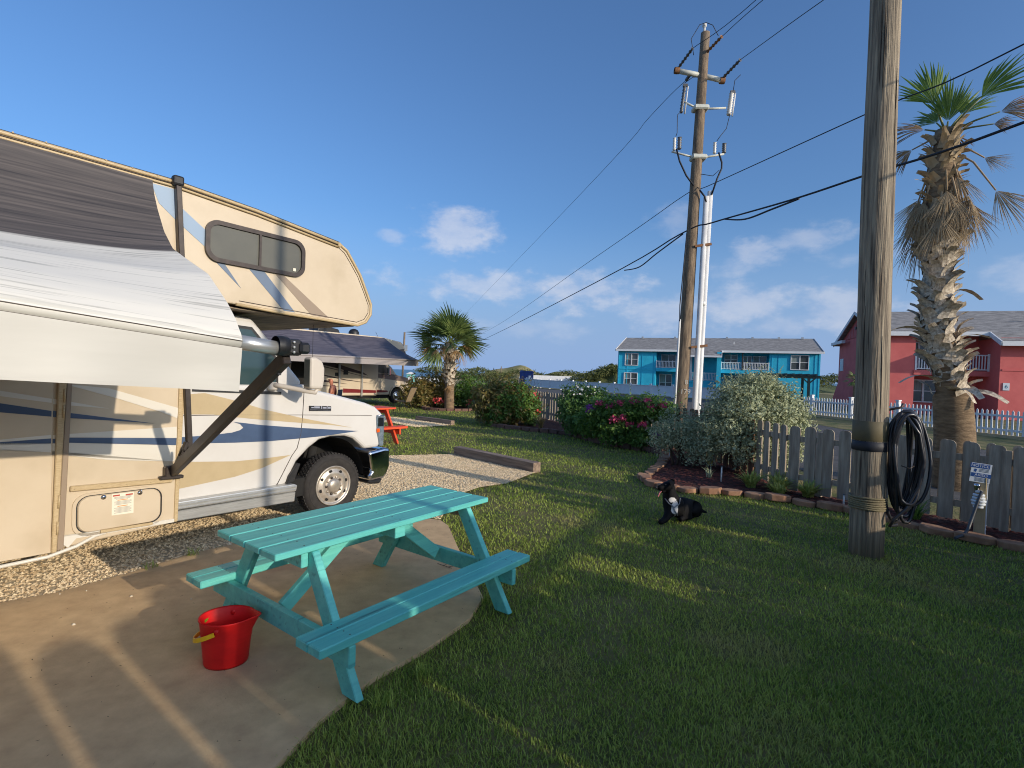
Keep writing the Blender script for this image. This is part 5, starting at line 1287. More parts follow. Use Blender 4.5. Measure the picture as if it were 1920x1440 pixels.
# strap leaved clumps and low plants
def strap_clump(name, label, x, y, n, L, mat, seed, group='low plants under the fence', spread=.9, w=.022):
    rg = random.Random(seed); e = empty(name, (x, y, 0), 0, label, 'plant', group); mb = MB()
    for k in range(n):
        t = rg.uniform(0, 6.283); l = L * rg.uniform(.6, 1.1); lean = rg.uniform(.15, 1) * spread; ww = w * rg.uniform(.7, 1.2); b0 = Vector((rg.uniform(-.05, .05), rg.uniform(-.05, .05), 0))
        d = Vector((math.cos(t), math.sin(t), 0)); sdir = Vector((-d.y, d.x, 0)); prev = None
        V = []
        for j in range(5):
            u = j / 4; p = b0 + d * l * lean * u * (.4 + .6 * u) + Vector((0, 0, l * (u - .45 * lean * u * u)))
            wj = ww * (1 - u ** 2) * (.6 + u if u < .4 else 1)
            V += [p - sdir * wj / 2, p + sdir * wj / 2]
        mb.add(V, [(2 * j, 2 * j + 1, 2 * j + 3, 2 * j + 2) for j in range(4)], True)
    mb.build('leaf_clump', mat, e, fix=False)
    return e
m_strap_l = M('strap_leaf', lin(120, 142, 56), lin(196, 196, 112), sc=3, rough=.5, island=.7, transl=.3)
for i, (x, y, L, n, lb) in enumerate(((3.95, 8.55, .36, 46, 'yellow-green leafy clump nearest the silver bush'), (4.25, 8.25, .34, 46, 'yellow-green leafy clump second from the silver bush'), (4.12, 8.0, .26, 40, 'low yellow-green clump at the stone edge'), (4.55, 7.95, .32, 46, 'yellow-green leafy clump closest to the near pole'), (4.4, 8.5, .34, 40, 'yellow-green clump tight against the pickets'))):
    strap_clump('leafy_plant', lb, x, y, n * 2, L, m_strap_l, 80 + i, spread=1.1, w=.05)
strap_clump('strap_plant', 'small green strap-leaved plant right of the hose coil', 5.33, 6.85, 34, .42, m_lgreen, 90)
strap_clump('strap_plant', 'grey-green spiky seedling under the silver bush', 3.55, 9.3, 18, .26, m_silver, 91)
strap_clump('grass_tuft', 'straw-coloured tuft in the bed before the far picket fence', .95, 16.6, 90, .55, M('dry_grass', lin(120, 108, 64), lin(150, 132, 84), sc=3, island=.8), 92, spread=.8)
strap_clump('agave', 'spiky agave in front of the red house', 21.0, 28.5, 40, 1.0, M('agave_leaf', lin(120, 118, 80), lin(150, 140, 96), sc=2, island=.6), 93, 'plants at the red house', w=.09)
for i, (x, y, n) in enumerate(((-.45, 2.98, 60), (-.12, 3.95, 60), (-.35, 4.75, 60), (-2.85, 4.75, 26), (-.62, 2.72, 60), (-3.02, 4.42, 14))):
    strap_clump('grass_tuft', ['grass tuft at the slab edge beside the near bench end', 'grass tuft at the slab edge under the right table leg', 'grass tuft at the slab edge behind the table', 'weed tuft at the gravel edge near the far bench', 'grass tuft at the slab edge left of the near bench end', 'tiny weed at the gravel edge beside the table shadow'][i], x, y, n, .09, m_grass, 100 + i, 'grass tufts along the slab', w=.007)

# ================================================================== palms
def fan_mesh(R, n, spread, seed, split=.5, droop=.25, fold=.12, ragged=.15):
    rg = random.Random(seed); mb = MB()
    for k in range(n):
        a = rad(-spread / 2 + spread * (k + .5) / n) + rg.uniform(-.02, .02)
        r_ = R * (1 - .25 * abs(a) / rad(spread / 2)) * rg.uniform(1 - ragged, 1.04); da = rad(spread) / n * .62
        ca, sa = math.cos(a), math.sin(a); tw = rg.uniform(-.12, .12)
        V = []
        for u, wf_ in ((.03, .3), (.35, .95), (split, 1.05), (.78, .62), (1.0, .06)):
            rr = r_ * u; half = min(rr, R * split) * math.tan(da) * wf_ if u <= split else R * split * math.tan(da) * wf_
            z = -droop * R * u ** 2.4 - (.06 * R * (abs(a) / 1.5) ** 2) + (tw * R * max(0, u - split))
            lx, ly = ca * rr, sa * rr
            V += [(lx + sa * half, ly - ca * half, z - fold * half), (lx, ly, z + fold * half * 1.2), (lx - sa * half, ly + ca * half, z - fold * half)]
        F = []
        for j in range(4):
            b0 = 3 * j
            F += [(b0, b0 + 1, b0 + 4, b0 + 3), (b0 + 1, b0 + 2, b0 + 5, b0 + 4)]
        mb.add(V, F, False)
    return mb.mesh('frond', fix=False)
def place_frond(me, parent, base, tip_dir, petiole, mat_p, roll=0, scale=1, bend=.15, face=None):
    """petiole from base along tip_dir, fan at its end; face turns the fan's flat side to that direction"""
    base = Vector(base); d = Vector(tip_dir).normalized()
    end = base + d * petiole + Vector((0, 0, -bend * petiole))
    o = bpy.data.objects.new('frond', me); link(o, parent); o.location = end
    d2 = (d + Vector((0, 0, -bend))).normalized()
    o.rotation_mode = 'QUATERNION'
    if face is None: q = d2.to_track_quat('X', 'Z')
    else:
        zv = Vector(face); zv = (zv - d2 * zv.dot(d2)).normalized(); yv = zv.cross(d2)
        q = Matrix(((d2.x, yv.x, zv.x), (d2.y, yv.y, zv.y), (d2.z, yv.z, zv.z))).to_quaternion()
    o.rotation_quaternion = q @ Quaternion((1, 0, 0), roll); o.scale = (scale,) * 3
    mid = base + d * petiole * .55 + Vector((0, 0, -.02 * petiole))
    inv = o.matrix_basis.inverted()
    MB().tube([inv @ base, inv @ mid, inv @ end], [.022 / scale, .016 / scale, .011 / scale], 6).build('petiole', mat_p, o)
    return o
m_palmg = M('palm_green', lin(62, 96, 22), lin(134, 156, 58), sc=2, rough=.42, island=.5, transl=.32)
m_palmd = M('palm_grey_green', lin(70, 96, 46), lin(146, 160, 92), sc=2, rough=.45, island=.6, transl=.28)
m_palmb = M('palm_brown', lin(122, 92, 58), lin(176, 142, 96), sc=3, rough=.8, island=.7, transl=.2)
m_palmbd = M('palm_dead', lin(136, 114, 86), lin(206, 182, 144), sc=3, rough=.9, island=.7, transl=.12)
m_pet = M('petiole', lin(112, 116, 62), rough=.5)
m_petd = M('petiole_dead', lin(168, 142, 108), rough=.8)
m_boot = M('leaf_base', lin(220, 206, 182), lin(150, 134, 114), sc=5, rough=.9, bump=.4, bsc=14, bdist=.01, stretch=(1, 5, 5))
m_trunk = M('palm_trunk', lin(146, 122, 92), lin(104, 84, 62), sc=3, rough=.95, bump=.9, bsc=11, bdist=.02, stretch=(1.5, 1.5, 7))
def boot_mesh(L, w, seed):
    rg = random.Random(seed); V = []
    n = 6
    for j in range(n):
        u = j / (n - 1); x = L * (u - .25 * u * u); z = L * (.55 * u ** 2.1); ww = w * (1.15 - .62 * u) * rg.uniform(.92, 1.08)
        V += [(z, -ww / 2, x), (z + .018 * (1 - u) + .004, 0, x), (z, ww / 2, x)]
    F = []
    for j in range(n - 1): F += [(3 * j, 3 * j + 1, 3 * j + 4, 3 * j + 3), (3 * j + 1, 3 * j + 2, 3 * j + 5, 3 * j + 4)]
    return MB().add(V, F, False).mesh('leaf_base', fix=False)

def boots(parent, axis, z0, z1, r, n, meshes, seed, flare=.5):
    rg = random.Random(seed)
    for k in range(n):
        u = (k + .5) / n; z = z0 + (z1 - z0) * u; t = k * 2.39996 + rg.uniform(-.15, .15)
        c = axis(z); rr = r(z) * rg.uniform(.93, 1.02)
        o = bpy.data.objects.new('leaf_base', meshes[k % len(meshes)]); link(o, parent)
        o.location = (c[0] + rr * math.cos(t), c[1] + rr * math.sin(t), z)
        o.rotation_euler = Matrix.Rotation(t, 3, 'Z').to_4x4().to_euler()
        o.rotation_euler = (Matrix.Rotation(t, 4, 'Z') @ Matrix.Rotation(rg.uniform(-.2, flare), 4, 'Y') @ Matrix.Rotation(rg.uniform(-.55, .55), 4, 'X')).to_euler()
        s_ = rg.uniform(.8, 1.25); o.scale = (s_, s_ * rg.uniform(.85, 1.2), s_)

# tall palm behind the near fence
TP = empty('fan_palm', (7.81, 9.2, 0), 0, 'tall wind-blown fan palm with shaggy dead skirt right of the near pole', 'palm tree')
PX = [(-.2, .02), (.0, .0), (.9, -.02), (1.63, -.10), (2.3, -.28), (2.92, -.43), (3.6, -.46), (4.3, -.47), (5.42, -.48), (6.25, -.43)]
def tp_axis(z):
    for (za, xa), (zb, xb) in zip(PX, PX[1:]):
        if z <= zb: return (xa + (xb - xa) * (z - za) / (zb - za), 0)
    return (PX[-1][1], 0)
def tp_r(z): return .30 - .018 * z if z < 1.7 else (.215 + .02 * math.sin(z * 3))
zz = np.linspace(-.1, 6.2, 60)
MB().tube([(*tp_axis(z), z) for z in zz], [(tp_r(z) if z < 1.7 else .205 if z < 5.6 else .15) + .006 * math.sin(z * 60) for z in zz], 28).build('trunk', m_trunk, TP)
bmz = [boot_mesh(.30, .185, k) for k in range(4)]
for me in bmz: me.materials.append(m_boot); me.materials.append(m_boot)
boots(TP, tp_axis, 1.62, 4.7, tp_r, 170, bmz, 4, .22)
bmd = [boot_mesh(.30, .13, 60 + k) for k in range(2)]
for me in bmd: me.materials.append(m_palmbd)
boots(TP, tp_axis, 4.6, 6.08, lambda z: .17, 80, bmd, 14, .5)
bml = boot_mesh(.62, .16, 9); bml.materials.append(m_boot)
for z, t, ry, rx in ((1.72, -1.2, 1.0, .9), (1.74, -2.4, 1.2, -1.0), (1.68, -.4, 1.05, .9), (2.55, -.1, .8, 0), (3.42, .0, 1.15, 0), (2.7, 3.1, .9, .3), (1.9, 3.0, 1.1, 0)):
    o = bpy.data.objects.new('leaf_base', bml); link(o, TP); c = tp_axis(z); o.location = (c[0] + .22 * math.cos(t), .22 * math.sin(t), z)
    o.rotation_euler = (Matrix.Rotation(t, 4, 'Z') @ Matrix.Rotation(ry, 4, 'Y') @ Matrix.Rotation(rx, 4, 'X')).to_euler()
fg = [fan_mesh(.86, 24, 96, k, split=.6, droop=.22, ragged=.28) for k in range(3)]
fr = [fan_mesh(.78, 28, 96, 10 + k, split=.5, droop=.35, ragged=.3) for k in range(2)]
fdm = [fan_mesh(.95, 40, 74, 20 + k, split=.3, droop=.10, fold=.4, ragged=.35) for k in range(3)]
for me in fg: me.materials.append(m_palmg)
for me in fr: me.materials.append(m_palmb)
for me in fdm: me.materials.append(m_palmbd)
cz = (-.43, 0, 6.14)
RT = Vector((.76, -.65, 0)); TC = Vector((-.65, -.76, 0)); UPV = Vector((0, 0, 1))   # right of the crown, toward the lawn, up
def rd(r_, c_, u_): return RT * r_ + TC * c_ + UPV * u_
for me, d, pet, mp_, sc, face in ((fg[0], rd(-.30, .25, .95), .62, m_pet, .95, rd(.3, 1, -.1)), (fg[1], rd(.72, .2, .85), .68, m_pet, .95, rd(-.2, 1, .35)), (fg[2], rd(.08, .35, .9), .22, m_pet, .85, rd(.15, 1, -.2)),
                               (fg[0], rd(.40, -.3, .8), .45, m_pet, .75, rd(-.2, 1, .1)), (fr[0], rd(.95, .1, .32), .72, m_pet, .95, rd(0, 1, .55)), (fr[1], rd(-.85, .1, .50), .35, m_pet, .95, rd(0, .8, .7)),
                               (fr[0], rd(.88, .2, .02), .62, m_pet, .42, rd(0, 1, .2)), (fg[1], rd(-.35, -.4, .8), .4, m_pet, .8, rd(0, 1, .2)), (fr[1], rd(.1, -.9, .3), .5, m_petd, .8, UPV), (fr[0], rd(-.75, .2, -.25), .5, m_petd, .72, rd(-.2, 1, .3))):
    place_frond(me, TP, cz, d, pet, mp_, 0, sc, bend=.1, face=face)
rg = random.Random(77)
for k in range(28):
    t = k * 2.39996; z = 5.72 - .02 * k + rg.uniform(-.12, .12); out_ = rg.uniform(.12, .48)
    base = (-.45 + .14 * math.cos(t), .14 * math.sin(t), z)
    place_frond(fdm[k % 3], TP, base, (out_ * math.cos(t), out_ * math.sin(t), -1), rg.uniform(.35, .78), m_petd, rg.uniform(-.7, .7), rg.uniform(.8, 1.08), bend=.12, face=(math.cos(t), math.sin(t), .1))
for d, pet, sc in ((rd(.62, .25, -.62), .95, 1.0), (rd(.34, .3, -1), .8, 1.0), (rd(-.42, .3, -1), .75, .9), (rd(.12, .5, -1), .7, .95), (rd(.8, .1, -.25), .5, .5)):
    place_frond(fdm[1], TP, (-.43 + .1 * d[0], 0, 5.9), d, pet, m_petd, 0, sc, bend=.3, face=rd(.2, 1, .1))

# shorter palm by the second motorhome
SP = empty('cabbage_palm', (-2.86, 24.2, 0), 0, 'short bushy palm with latticed trunk beside the second motorhome', 'palm tree')
sax = lambda z: (-.02 * z, 0)
MB().tube([(*sax(z), z) for z in np.linspace(-.1, 3.0, 20)], [.235 - .02 * z + .004 * math.sin(z * 40) for z in np.linspace(0, 3, 20)], 18).build('trunk', m_trunk, SP)
bms = [boot_mesh(.30, .19, 30 + k) for k in range(3)]
for me in bms: me.materials.append(m_boot)
boots(SP, sax, 1.05, 2.85, lambda z: .2 + .06 * math.sin((z - 1) * 1.6), 84, bms, 6, .35)
for d, pet in (((.3, -.4, -1), .3), ((-.25, -.45, -1), .35), ((.1, -.5, -1), .25)):
    pass
fs = [fan_mesh(1.34, 26, 150, 40 + k, split=.5, droop=.24, ragged=.15) for k in range(3)]
for me in fs: me.materials.append(m_palmd)
fsb = [fan_mesh(.9, 22, 110, 50 + k, split=.35, droop=.5, ragged=.3) for k in range(2)]
for me in fsb: me.materials.append(m_palmb)
rg = random.Random(8)
for k in range(34):
    t = k * 2.39996; u = (k + .5) / 34
    el_ = math.radians(88 - 106 * u ** .85)
    d = (math.cos(el_) * math.cos(t), math.cos(el_) * math.sin(t), math.sin(el_))
    low_ = u > .72
    place_frond((fsb if low_ and k % 3 else fs)[k % 2], SP, (-.06, 0, 2.92), d, rg.uniform(.6, .85), m_pet, rg.uniform(-.8, .8), rg.uniform(.85, 1.08), bend=.12)
place_frond(fsb[0], SP, (-.04, -.2, 1.3), (.15, -.3, -1), .2, m_petd, 0, .5); place_frond(fsb[1], SP, (-.04, -.2, 1.25), (-.35, -.2, -1), .2, m_petd, 0, .45)
# young palm at the red house
YP = empty('young_palm', (20.2, 31, 0), 0, 'slim young palm against the red house wall', 'palm tree')
MB().tube([(0, 0, -.1), (.05, 0, 2.0)], [.12, .09], 10).build('trunk', m_trunk, YP)
fy = fan_mesh(.5, 14, 120, 60, droop=.3); fy.materials.append(m_palmd)
for k in range(14):
    t = k * 2.4; el_ = rad(80 - 110 * k / 14); place_frond(fy, YP, (.05, 0, 2.0), (math.cos(el_) * math.cos(t), math.cos(el_) * math.sin(t), math.sin(el_)), .3, m_pet, 0, .9)
# ================================================================== second motorhome
m_rv2 = M('coach2_beige', lin(206, 190, 164), lin(200, 182, 156), sc=1, rough=.35, coat=.2)
m_rv2d = M('coach2_taupe', lin(104, 92, 84), rough=.3, coat=.3)
m_rv2b = M('coach2_brown', lin(64, 44, 40), rough=.35)
m_rv2m = M('coach2_maroon', lin(116, 34, 36), rough=.35)
m_awn2 = M('awning_grey', lin(104, 98, 104), lin(70, 66, 74), sc=2.6, rough=.6, stretch=(.5, 9, 9), lo=.4, hi=.6)
m_awn2v = M('awning_grey_valance', lin(150, 142, 138), rough=.6)
R2 = empty('motorhome', (-5.85, 27.0, 0), math.atan2(.8, .6), 'second motorhome, taupe and cream with dark grey awning, farther back', 'motorhome')
MB().prism([(-8.5, .5), (-1.35, .42), (-1.35, 2.35), (-.2, 2.30), (.35, 2.36), (.5, 2.55), (.42, 2.80), (.3, 3.02), (.12, 3.16), (-1.2, 3.33), (-8.5, 3.36)], side, -2.4, 0).build('coach_body', m_rv2, R2, bevel=.04, seg=2)
MB().prism([(-1.36, .45), (-.48, .42), (-.42, .62), (-.25, .80), (0, .88), (.25, .80), (.42, .62), (.48, .5), (.8, .5), (.86, 1.1), (.74, 1.30), (.0, 1.44), (-.45, 1.9), (-.75, 2.2), (-1.36, 2.32)], side, -2.2, -.12).build('cab_body', m_rv2, R2, bevel=.05, seg=2)
def dec2(P, mat, w, name): return MB().prism(P, side, w + .001, w + .006).build(name, mat, R2)
dec2([(.84, 1.08), (.74, 1.31), (.0, 1.45), (-.4, 1.5), (-1.2, 1.52), (-1.2, 1.30), (-.5, 1.22), (.1, 1.16)], m_rv2d, -.12, 'hood_band')
dec2([(-1.2, 1.55), (-.5, 1.50), (-.55, 1.62), (-.85, 2.05), (-1.2, 2.08)], m_glass, -.12, 'side_window')
dec2([(-.45, 1.52), (-.05, 1.46), (-.4, 1.86), (-.62, 1.98)], m_rv2, -.11, 'a_pillar')
dec2([(-1.6, 2.36), (.28, 2.33), (.46, 2.55), (.3, 2.82), (-.2, 2.72), (-.8, 2.55)], m_rv2d, 0, 'bunk_swoosh')
dec2([(-5.2, 2.0), (-3.2, 1.62), (-1.9, 1.40), (-2.2, 1.55), (-3.8, 1.95), (-4.6, 2.2), (-5.2, 2.25)], m_rv2b, 0, 'brown_swoosh')
dec2([(-5.2, 1.9), (-3.1, 1.52), (-1.5, 1.22), (-3.1, 1.55), (-5.2, 1.94)], m_rv2b, 0, 'brown_line'); dec2([(-5.2, 1.5), (-3.2, 1.16), (-1.5, 1.0), (-3.2, 1.20), (-5.2, 1.56)], m_rv2b, 0, 'brown_line')
dec2([(-5.2, 1.30), (-3.0, .98), (-5.2, 1.14)], m_rv2b, 0, 'brown_spike'); dec2([(-5.2, .98), (-3.2, .86), (-5.2, .90)], m_rv2b, 0, 'brown_spike')
dec2([(-3.3, .78), (-1.4, .68), (-1.4, .55), (-3.3, .58)], m_rv2m, 0, 'maroon_band'); dec2([(-1.3, .70), (-.6, .66), (-.55, .58), (-1.3, .56)], m_rv2m, -.12, 'maroon_band')
dec2([(-5.9, .6), (-5.2, .6), (-5.2, 2.3), (-5.9, 2.3)], m_dark, 0, 'open_door'); dec2([(-3.45, 2.1), (-2.7, 2.05), (-2.7, 2.3), (-3.45, 2.3)], m_glass, 0, 'small_window')
for z in (1.35, 1.72): dec2([(-3.75, z), (-3.58, z), (-3.58, z + .16), (-3.75, z + .16)], m_blackp, 0, 'side_lamp')
dec2([(-3.3, 1.42), (-3.05, 1.42), (-3.05, 1.64), (-3.3, 1.64)], m_blackp, 0, 'hatch')
for s0 in (-3.55, -2.3): MB().box(Q(s0, .05, 1.35), (.07, .08, 1.9)).build('awning_leg', m_alu, R2)
w2 = bpy.data.objects.new('front_wheel', None); link(w2, R2); w2.location = Q(.03, -.16, .37)
MB().lathe([(.22, 0), (.30, .01), (.36, -.02), (.37, -.1), (.36, -.22), (.25, -.22)], 28, axis='Y').build('tyre', m_rubber, w2)
MB().lathe([(.225, -.01), (.22, .01), (.18, -.02), (.1, .01), (.06, .03), (.001, .035)], 24, axis='Y').build('rim', m_chrome, w2)
V = []
for d in (-.6, -.125):
    for k in range(13): t_ = math.pi * k / 12; V.append((.02 + .44 * math.cos(t_), -d, .42 + .44 * math.sin(t_)))
MB().add(V, [(k, k + 1, 14 + k, 13 + k) for k in range(12)] + [list(range(13))]).build('wheel_well', m_dark, R2, fix=False)
MB().tube([Q(.02 + .45 * math.cos(t_), -.115, .42 + .46 * math.sin(t_)) for t_ in np.linspace(-.1, math.pi + .1, 15)], .035, 6).build('wheel_flare', m_rv2, R2)
MB().box((-4.2, 1.2, .42), (7.5, 2.0, .3)).build('underbody', m_dark, R2)
MB().box(Q(.78, -1.1, .55), (.2, 2.2, .25)).build('bumper', m_chrome, R2, bevel=.05, seg=2)
MB().box(Q(-.74, .14, 1.62), (.14, .2, .42)).build('mirror', m_chrome, R2, bevel=.04)
def fab2(u, v): s_ = -1.0 - 8.2 * u - .15 * v; return Q(s_ + .35 * v, .03 + 2.35 * v, 3.28 - 1.08 * v - .10 * math.sin(math.pi * v))
MB().grid(fab2, 12, 14).build('awning_fabric', m_awn2, R2, solid=.004)
MB().tube([Q(-.72, 2.4, 2.19), Q(-9.0, 2.4, 2.19)], .05, 10).build('awning_roller', m_awn2v, R2)
MB().box(Q(-4.95, 2.42, 2.05), (8.1, .01, .24)).build('awning_valance', m_awn2v, R2)
MB().box(Q(-.74, 2.4, 2.2), (.08, .12, .12)).build('roller_head', m_whitep, R2)
for s0 in (-1.0, -8.6): MB().bar(Q(s0, .03, .9 if s0 < -5 else 2.3), Q(s0 + .2, 2.38, 2.17), .04, .05).build('awning_arm', m_arm, R2)
MB().prism([(-4.2, 3.36), (-2.95, 3.36), (-3.05, 3.56), (-3.5, 3.62), (-4.1, 3.62)], side, -1.6, -.8).build('air_conditioner', m_blackp, R2, bevel=.05, seg=2)
MB().lathe([(.25, 0), (.25, .15), (.18, .26), (.08, .31), (.001, .32)], 18, Q(-2.2, -.8, 3.34)).build('antenna_dome', m_blackp, R2)
MB().prism([(-6.3, 3.36), (-5.2, 3.36), (-5.35, 3.52), (-6.1, 3.6)], side, -1.6, -.8).build('roof_vent', m_whitep, R2)
MB().tube([Q(-.55, -.9, 3.2), Q(-.8, -.9, 3.62)], .008, 5).build('radio_antenna', m_blackp, R2)

# ================================================================== people and animals
def skin(name, V, E_, R_, mat, parent, root=0, sub=2):
    me = bpy.data.meshes.new(name); me.from_pydata(V, E_, []); me.materials.append(mat)
    o = bpy.data.objects.new(name, me); link(o, parent)
    sl = me.skin_vertices.new() if not len(me.skin_vertices) else me.skin_vertices[0]
    return o
def skinned(name, V, E_, R_, mat, parent, root=0, sub=2):
    me = bpy.data.meshes.new(name); me.from_pydata(V, E_, []); 
    o = bpy.data.objects.new(name, me); link(o, parent)
    o.modifiers.new('Skin', 'SKIN')
    sv = me.skin_vertices[0].data
    for i, r in enumerate(R_): sv[i].radius = (r, r) if not isinstance(r, tuple) else r; sv[i].use_root = (i == root)
    o.modifiers.new('Sub', 'SUBSURF').render_levels = sub; o.modifiers['Sub'].levels = sub
    o.modifiers['Skin'].use_smooth_shade = True
    # bake so that the mesh carries its own material
    dg = bpy.context.evaluated_depsgraph_get(); m2 = bpy.data.meshes.new_from_object(o.evaluated_get(dg))
    o.modifiers.clear(); o.data = m2; m2.materials.clear(); m2.materials.append(mat)
    for p in m2.polygons: p.use_smooth = True
    return o
# seated man under the second awning
m_skin = M('skin', lin(196, 124, 92), lin(184, 112, 82), sc=6, rough=.55)
m_shirt = M('tank_top', lin(120, 48, 38), rough=.8)
m_short = M('shorts', lin(50, 54, 66), rough=.85)
MN = empty('person', (-6.85, 20.0, 0), 0, 'bald seated person in a rust tank top and sunglasses under the grey awning', 'person')
# faces image left and slightly toward the viewer
V = [(0.02, 0, .50), (.03, 0, .70), (.03, 0, .90), (.0, -.01, 1.06), (-.02, -.02, 1.13),      # pelvis, waist, chest, neck base, neck
     (-.035, -.025, 1.22), (-.04, -.03, 1.32),                                                    # head
     (.06, -.19, .99), (.05, -.24, .76), (-.16, -.20, .70), (-.24, -.17, .72),                   # near arm
     (.04, .18, .99), (.04, .24, .76), (-.16, .20, .70), (-.24, .17, .72),
     (-.05, -.10, .48), (-.40, -.12, .48), (-.42, -.12, .10), (-.55, -.13, .05),
     (-.05, .10, .48), (-.40, .13, .48), (-.42, .13, .10), (-.55, .14, .05), (-.105, -.032, 1.20)]
E_ = [(0, 1), (1, 2), (2, 3), (3, 4), (4, 5), (5, 6), (2, 7), (7, 8), (8, 9), (9, 10), (2, 11), (11, 12), (12, 13), (13, 14), (0, 15), (15, 16), (16, 17), (17, 18), (0, 19), (19, 20), (20, 21), (21, 22), (5, 23)]
R_ = [.14, .145, .16, .075, .062, .102, .082, .068, .047, .038, .032, .068, .047, .038, .032, .10, .072, .05, .04, .10, .072, .05, .04, .03]
skinned('body', V, E_, R_, m_skin, MN)
skinned('tank_top', [(0.025, 0, .52), (.03, 0, .72), (.03, 0, .90), (.02, -.01, .985)], [(0, 1), (1, 2), (2, 3)], [.155, .158, .170, .12], m_shirt, MN)
skinned('shorts', [(.02, 0, .50), (-.08, -.10, .485), (-.34, -.115, .485), (-.08, .10, .485), (-.34, .125, .485)], [(0, 1), (1, 2), (0, 3), (3, 4)], [.155, .11, .092, .11, .092], m_short, MN)
MB().box((-.115, -.03, 1.262), (.03, .15, .038)).build('sunglasses', m_blackp, MN, bevel=.008)
for sy in (-1, 1):
    MB().bar((-.10, -.03 + sy * .076, 1.265), (.0, -.03 + sy * .082, 1.265), .006, .012).build('sunglasses_arm', m_blackp, MN)
    MB().lathe([(.022, 0), (.024, .01), (.012, .016), (.001, .014)], 10, (-.025, -.028 + sy * .082, 1.24), 'Y').build('ear', m_skin, MN)
for sy in (-1, 1):
    for k in range(5):
        a = -.03 + .0145 * k
        MB().tube([(-.25, sy * .17 + a, .725), (-.285, sy * .17 + a * 1.05, .728 - .004 * (k == 0)), (-.31 + .012 * abs(k - 2), sy * .17 + a * 1.05, .712)], [.009, .008, .006], 6).build('finger', m_skin, MN)
ch = empty('camp_chair', (-6.83, 20.0, 0), 0, 'dark camp chair under the seated person', 'chair')
MB().box((.03, 0, .37), (.5, .52, .035)).build('seat', m_short, ch, bevel=.01); MB().box((.27, 0, .66), (.03, .5, .5), ry=.15).build('backrest', m_short, ch, bevel=.01)
for sx in (-.2, .24):
    for sy in (-.24, .24): MB().tube([(sx, sy, -.03), (sx, sy, .37)], .014, 6).build('leg', m_blackp, ch)

# patio chair by the orange table
m_sling = M('sling_tan', lin(150, 128, 96), lin(130, 110, 82), sc=12, rough=.8)
m_frame = M('chair_frame', lin(58, 46, 36), rough=.5)
PC = empty('patio_chair', (-4.62, 22.4, -.02), 2.85, 'tan sling patio chair standing on the grass beyond the orange table', 'chair')
MB().grid(lambda u, v: (-.24 + .5 * u, -.25 + .5 * v, .40 + .04 * u), 4, 4).build('seat', m_sling, PC, solid=.008)
MB().grid(lambda u, v: (-.24 - .26 * u, -.25 + .5 * v, .42 + .58 * u), 4, 4).build('backrest', m_sling, PC, solid=.008)
for sy in (-.26, .26):
    MB().tube([(.30, sy, 0), (.28, sy, .43), (-.24, sy, .40), (-.51, sy, 1.02)], .014, 8).build('side_frame', m_frame, PC); MB().tube([(-.34, sy, 0), (-.16, sy, .40), (-.18, sy, .62), (.25, sy, .62), (.28, sy, .43)], .013, 8).build('armrest', m_frame, PC)
MB().tube([(-.51, -.26, 1.02), (-.51, .26, 1.02)], .014, 8).build('top_bar', m_frame, PC)

# dog lying on the lawn, head turned to the left
m_dog = bpy.data.materials.new('dog_coat'); m_dog.use_nodes = True
t = m_dog.node_tree; bs = t.nodes['Principled BSDF']; bs.inputs['Roughness'].default_value = .75; bs.inputs['Specular IOR Level'].default_value = .2
tcn = t.nodes.new('ShaderNodeTexCoord')
def ell(c, r):
    s1 = t.nodes.new('ShaderNodeVectorMath'); s1.operation = 'SUBTRACT'; t.links.new(tcn.outputs['Object'], s1.inputs[0]); s1.inputs[1].default_value = c
    s2 = t.nodes.new('ShaderNodeVectorMath'); s2.operation = 'DIVIDE'; t.links.new(s1.outputs[0], s2.inputs[0]); s2.inputs[1].default_value = r
    s3 = t.nodes.new('ShaderNodeVectorMath'); s3.operation = 'LENGTH'; t.links.new(s2.outputs[0], s3.inputs[0])
    return s3.outputs['Value']
nn = t.nodes.new('ShaderNodeTexNoise'); nn.inputs['Scale'].default_value = 22; t.links.new(tcn.outputs['Object'], nn.inputs['Vector'])
e1 = ell((-.135, -.21, .19), (.05, .10, .10)); e2 = ell((-.165, -.19, .29), (.05, .08, .035))
mn = t.nodes.new('ShaderNodeMath'); mn.operation = 'MINIMUM'; t.links.new(e1, mn.inputs[0]); t.links.new(e2, mn.inputs[1])
ad = t.nodes.new('ShaderNodeMath'); ad.operation = 'MULTIPLY_ADD'; ad.inputs[1].default_value = .9; t.links.new(nn.outputs['Fac'], ad.inputs[0]); t.links.new(mn.outputs[0], ad.inputs[2])
rp = t.nodes.new('ShaderNodeValToRGB'); rp.color_ramp.elements[0].position = 0; rp.color_ramp.elements[0].color = lin(206, 202, 196); rp.color_ramp.elements[1].position = 1; rp.color_ramp.elements[1].color = lin(11, 10, 11)
mr_ = t.nodes.new('ShaderNodeMapRange'); mr_.inputs['From Min'].default_value = 1.35; mr_.inputs['From Max'].default_value = 1.5; t.links.new(ad.outputs[0], mr_.inputs['Value']); t.links.new(mr_.outputs[0], rp.inputs[0]); t.links.new(rp.outputs[0], bs.inputs['Base Color'])
DG = empty('dog', (2.15, 6.55, 0), 0, 'black dog with white chest lying on the lawn, tongue out', 'dog')
DG.scale = (.93, .93, .93)
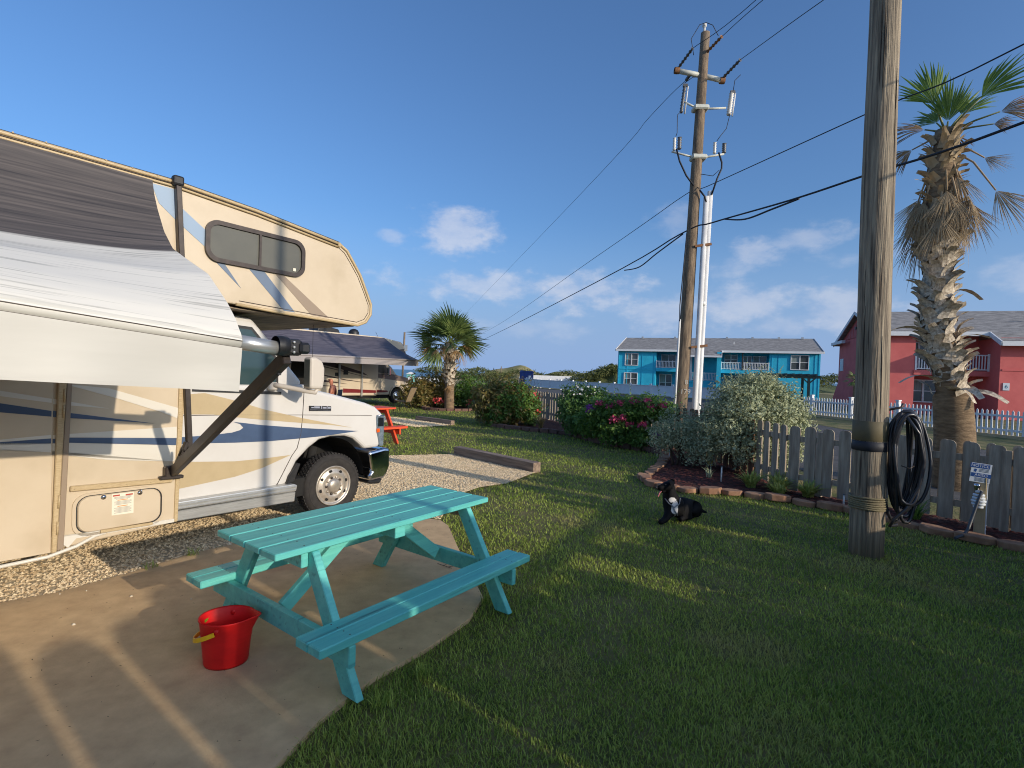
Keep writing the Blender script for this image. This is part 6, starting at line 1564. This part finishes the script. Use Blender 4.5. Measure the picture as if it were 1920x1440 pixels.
V = [(.27, .27, .095), (.13, .14, .12), (-.03, -.02, .145), (-.12, -.10, .20), (-.16, -.11, .30), (-.175, -.112, .39), (-.195, -.12, .465),   # 0 pelvis .. 6 skull
     (-.268, -.145, .447), (-.315, -.162, .440), (-.352, -.175, .438),      # 7-9 muzzle, nose
     (-.20, -.20, .12), (-.27, -.27, .05), (-.33, -.325, .036), (-.372, -.36, .030),   # near foreleg
     (.02, -.09, .06), (.0, -.13, .04), (-.03, -.16, .03), (-.05, -.18, .028),      # other foreleg tucked under
     (.25, .13, .10), (.12, .03, .06), (.17, .05, .035), (.05, -.05, .03),          # hind leg
     (.37, .32, .06), (.43, .30, .03), (.48, .28, .02), (-.235, -.132, .405), (-.30, -.155, .385)]
E_ = [(0, 1), (1, 2), (2, 3), (3, 4), (4, 5), (5, 6), (6, 7), (7, 8), (8, 9), (3, 10), (10, 11), (11, 12), (12, 13), (2, 14), (14, 15), (15, 16), (16, 17), (0, 18), (18, 19), (19, 20), (20, 21), (0, 22), (22, 23), (23, 24), (5, 25), (25, 26)]
R_ = [.125, .14, .15, .128, .098, .086, .092, .054, .044, .030, .062, .044, .038, .036, .062, .046, .036, .032, .11, .058, .042, .034, .045, .024, .012, .04, .022]
def ear(c, u_, v_):
    c, u_, v_ = Vector(c), Vector(u_), Vector(v_)
    return MB().grid(lambda a, b_: c + u_ * a + v_ * (b_ - .5) * (1 - .75 * a * a) + Vector((0, 0, .018 * math.sin(a * 3.1))), 6, 4).build('ear', m_dog, DG, solid=.012)
ear((-.175, -.185, .53), (-.015, -.075, -.075), (.07, -.01, -.01)); ear((-.14, -.06, .535), (.055, .065, -.07), (.03, -.06, .0))
skinned('body', V, E_, R_, m_dog, DG, root=2)
m_tong = M('tongue', lin(214, 110, 112), rough=.4)
MB().grid(lambda u, v: (-.30 - .045 * u, -.158 - .02 * u + .034 * (v - .5) * (1 - .3 * u), .395 - .065 * u * u - .006 * abs(v - .5)), 6, 4).build('tongue', m_tong, DG, solid=.008)
MB().lathe([(.001, .014), (.014, .01), (.017, 0), (.012, -.012), (.001, -.014)], 10, (-.378, -.184, .446)).build('nose', m_blackp, DG)
for dx, dy in ((-.262, -.205), (-.238, -.058)): MB().lathe([(.001, .009), (.008, .005), (.009, 0), (.006, -.007), (.001, -.009)], 8, (dx, dy, .492)).build('eye', m_blackp, DG)
m_harn = M('harness', lin(120, 122, 126), rough=.6)
MB().tube([(-.25, -.16, .30), (-.215, -.225, .25), (-.145, -.245, .205), (-.075, -.22, .25), (-.05, -.16, .31)], .007, 6).build('harness_strap', m_harn, DG); MB().tube([(-.165, -.245, .22), (-.14, -.25, .16), (-.10, -.235, .10)], .007, 6).build('harness_strap', m_harn, DG)

# foliage, petals, treads and the like are too fine to pick apart
for o in list(COL.objects):
    if o.parent is not None and o.name.split('.')[0] in ('foliage', 'sprigs', 'magenta_blooms', 'purple_blooms', 'white_blooms', 'pink_blooms', 'red_blooms', 'yellow_leaves', 'young_leaves', 'leaf_clump', 'tread', 'shoots'):
        o['kind'] = 'stuff'
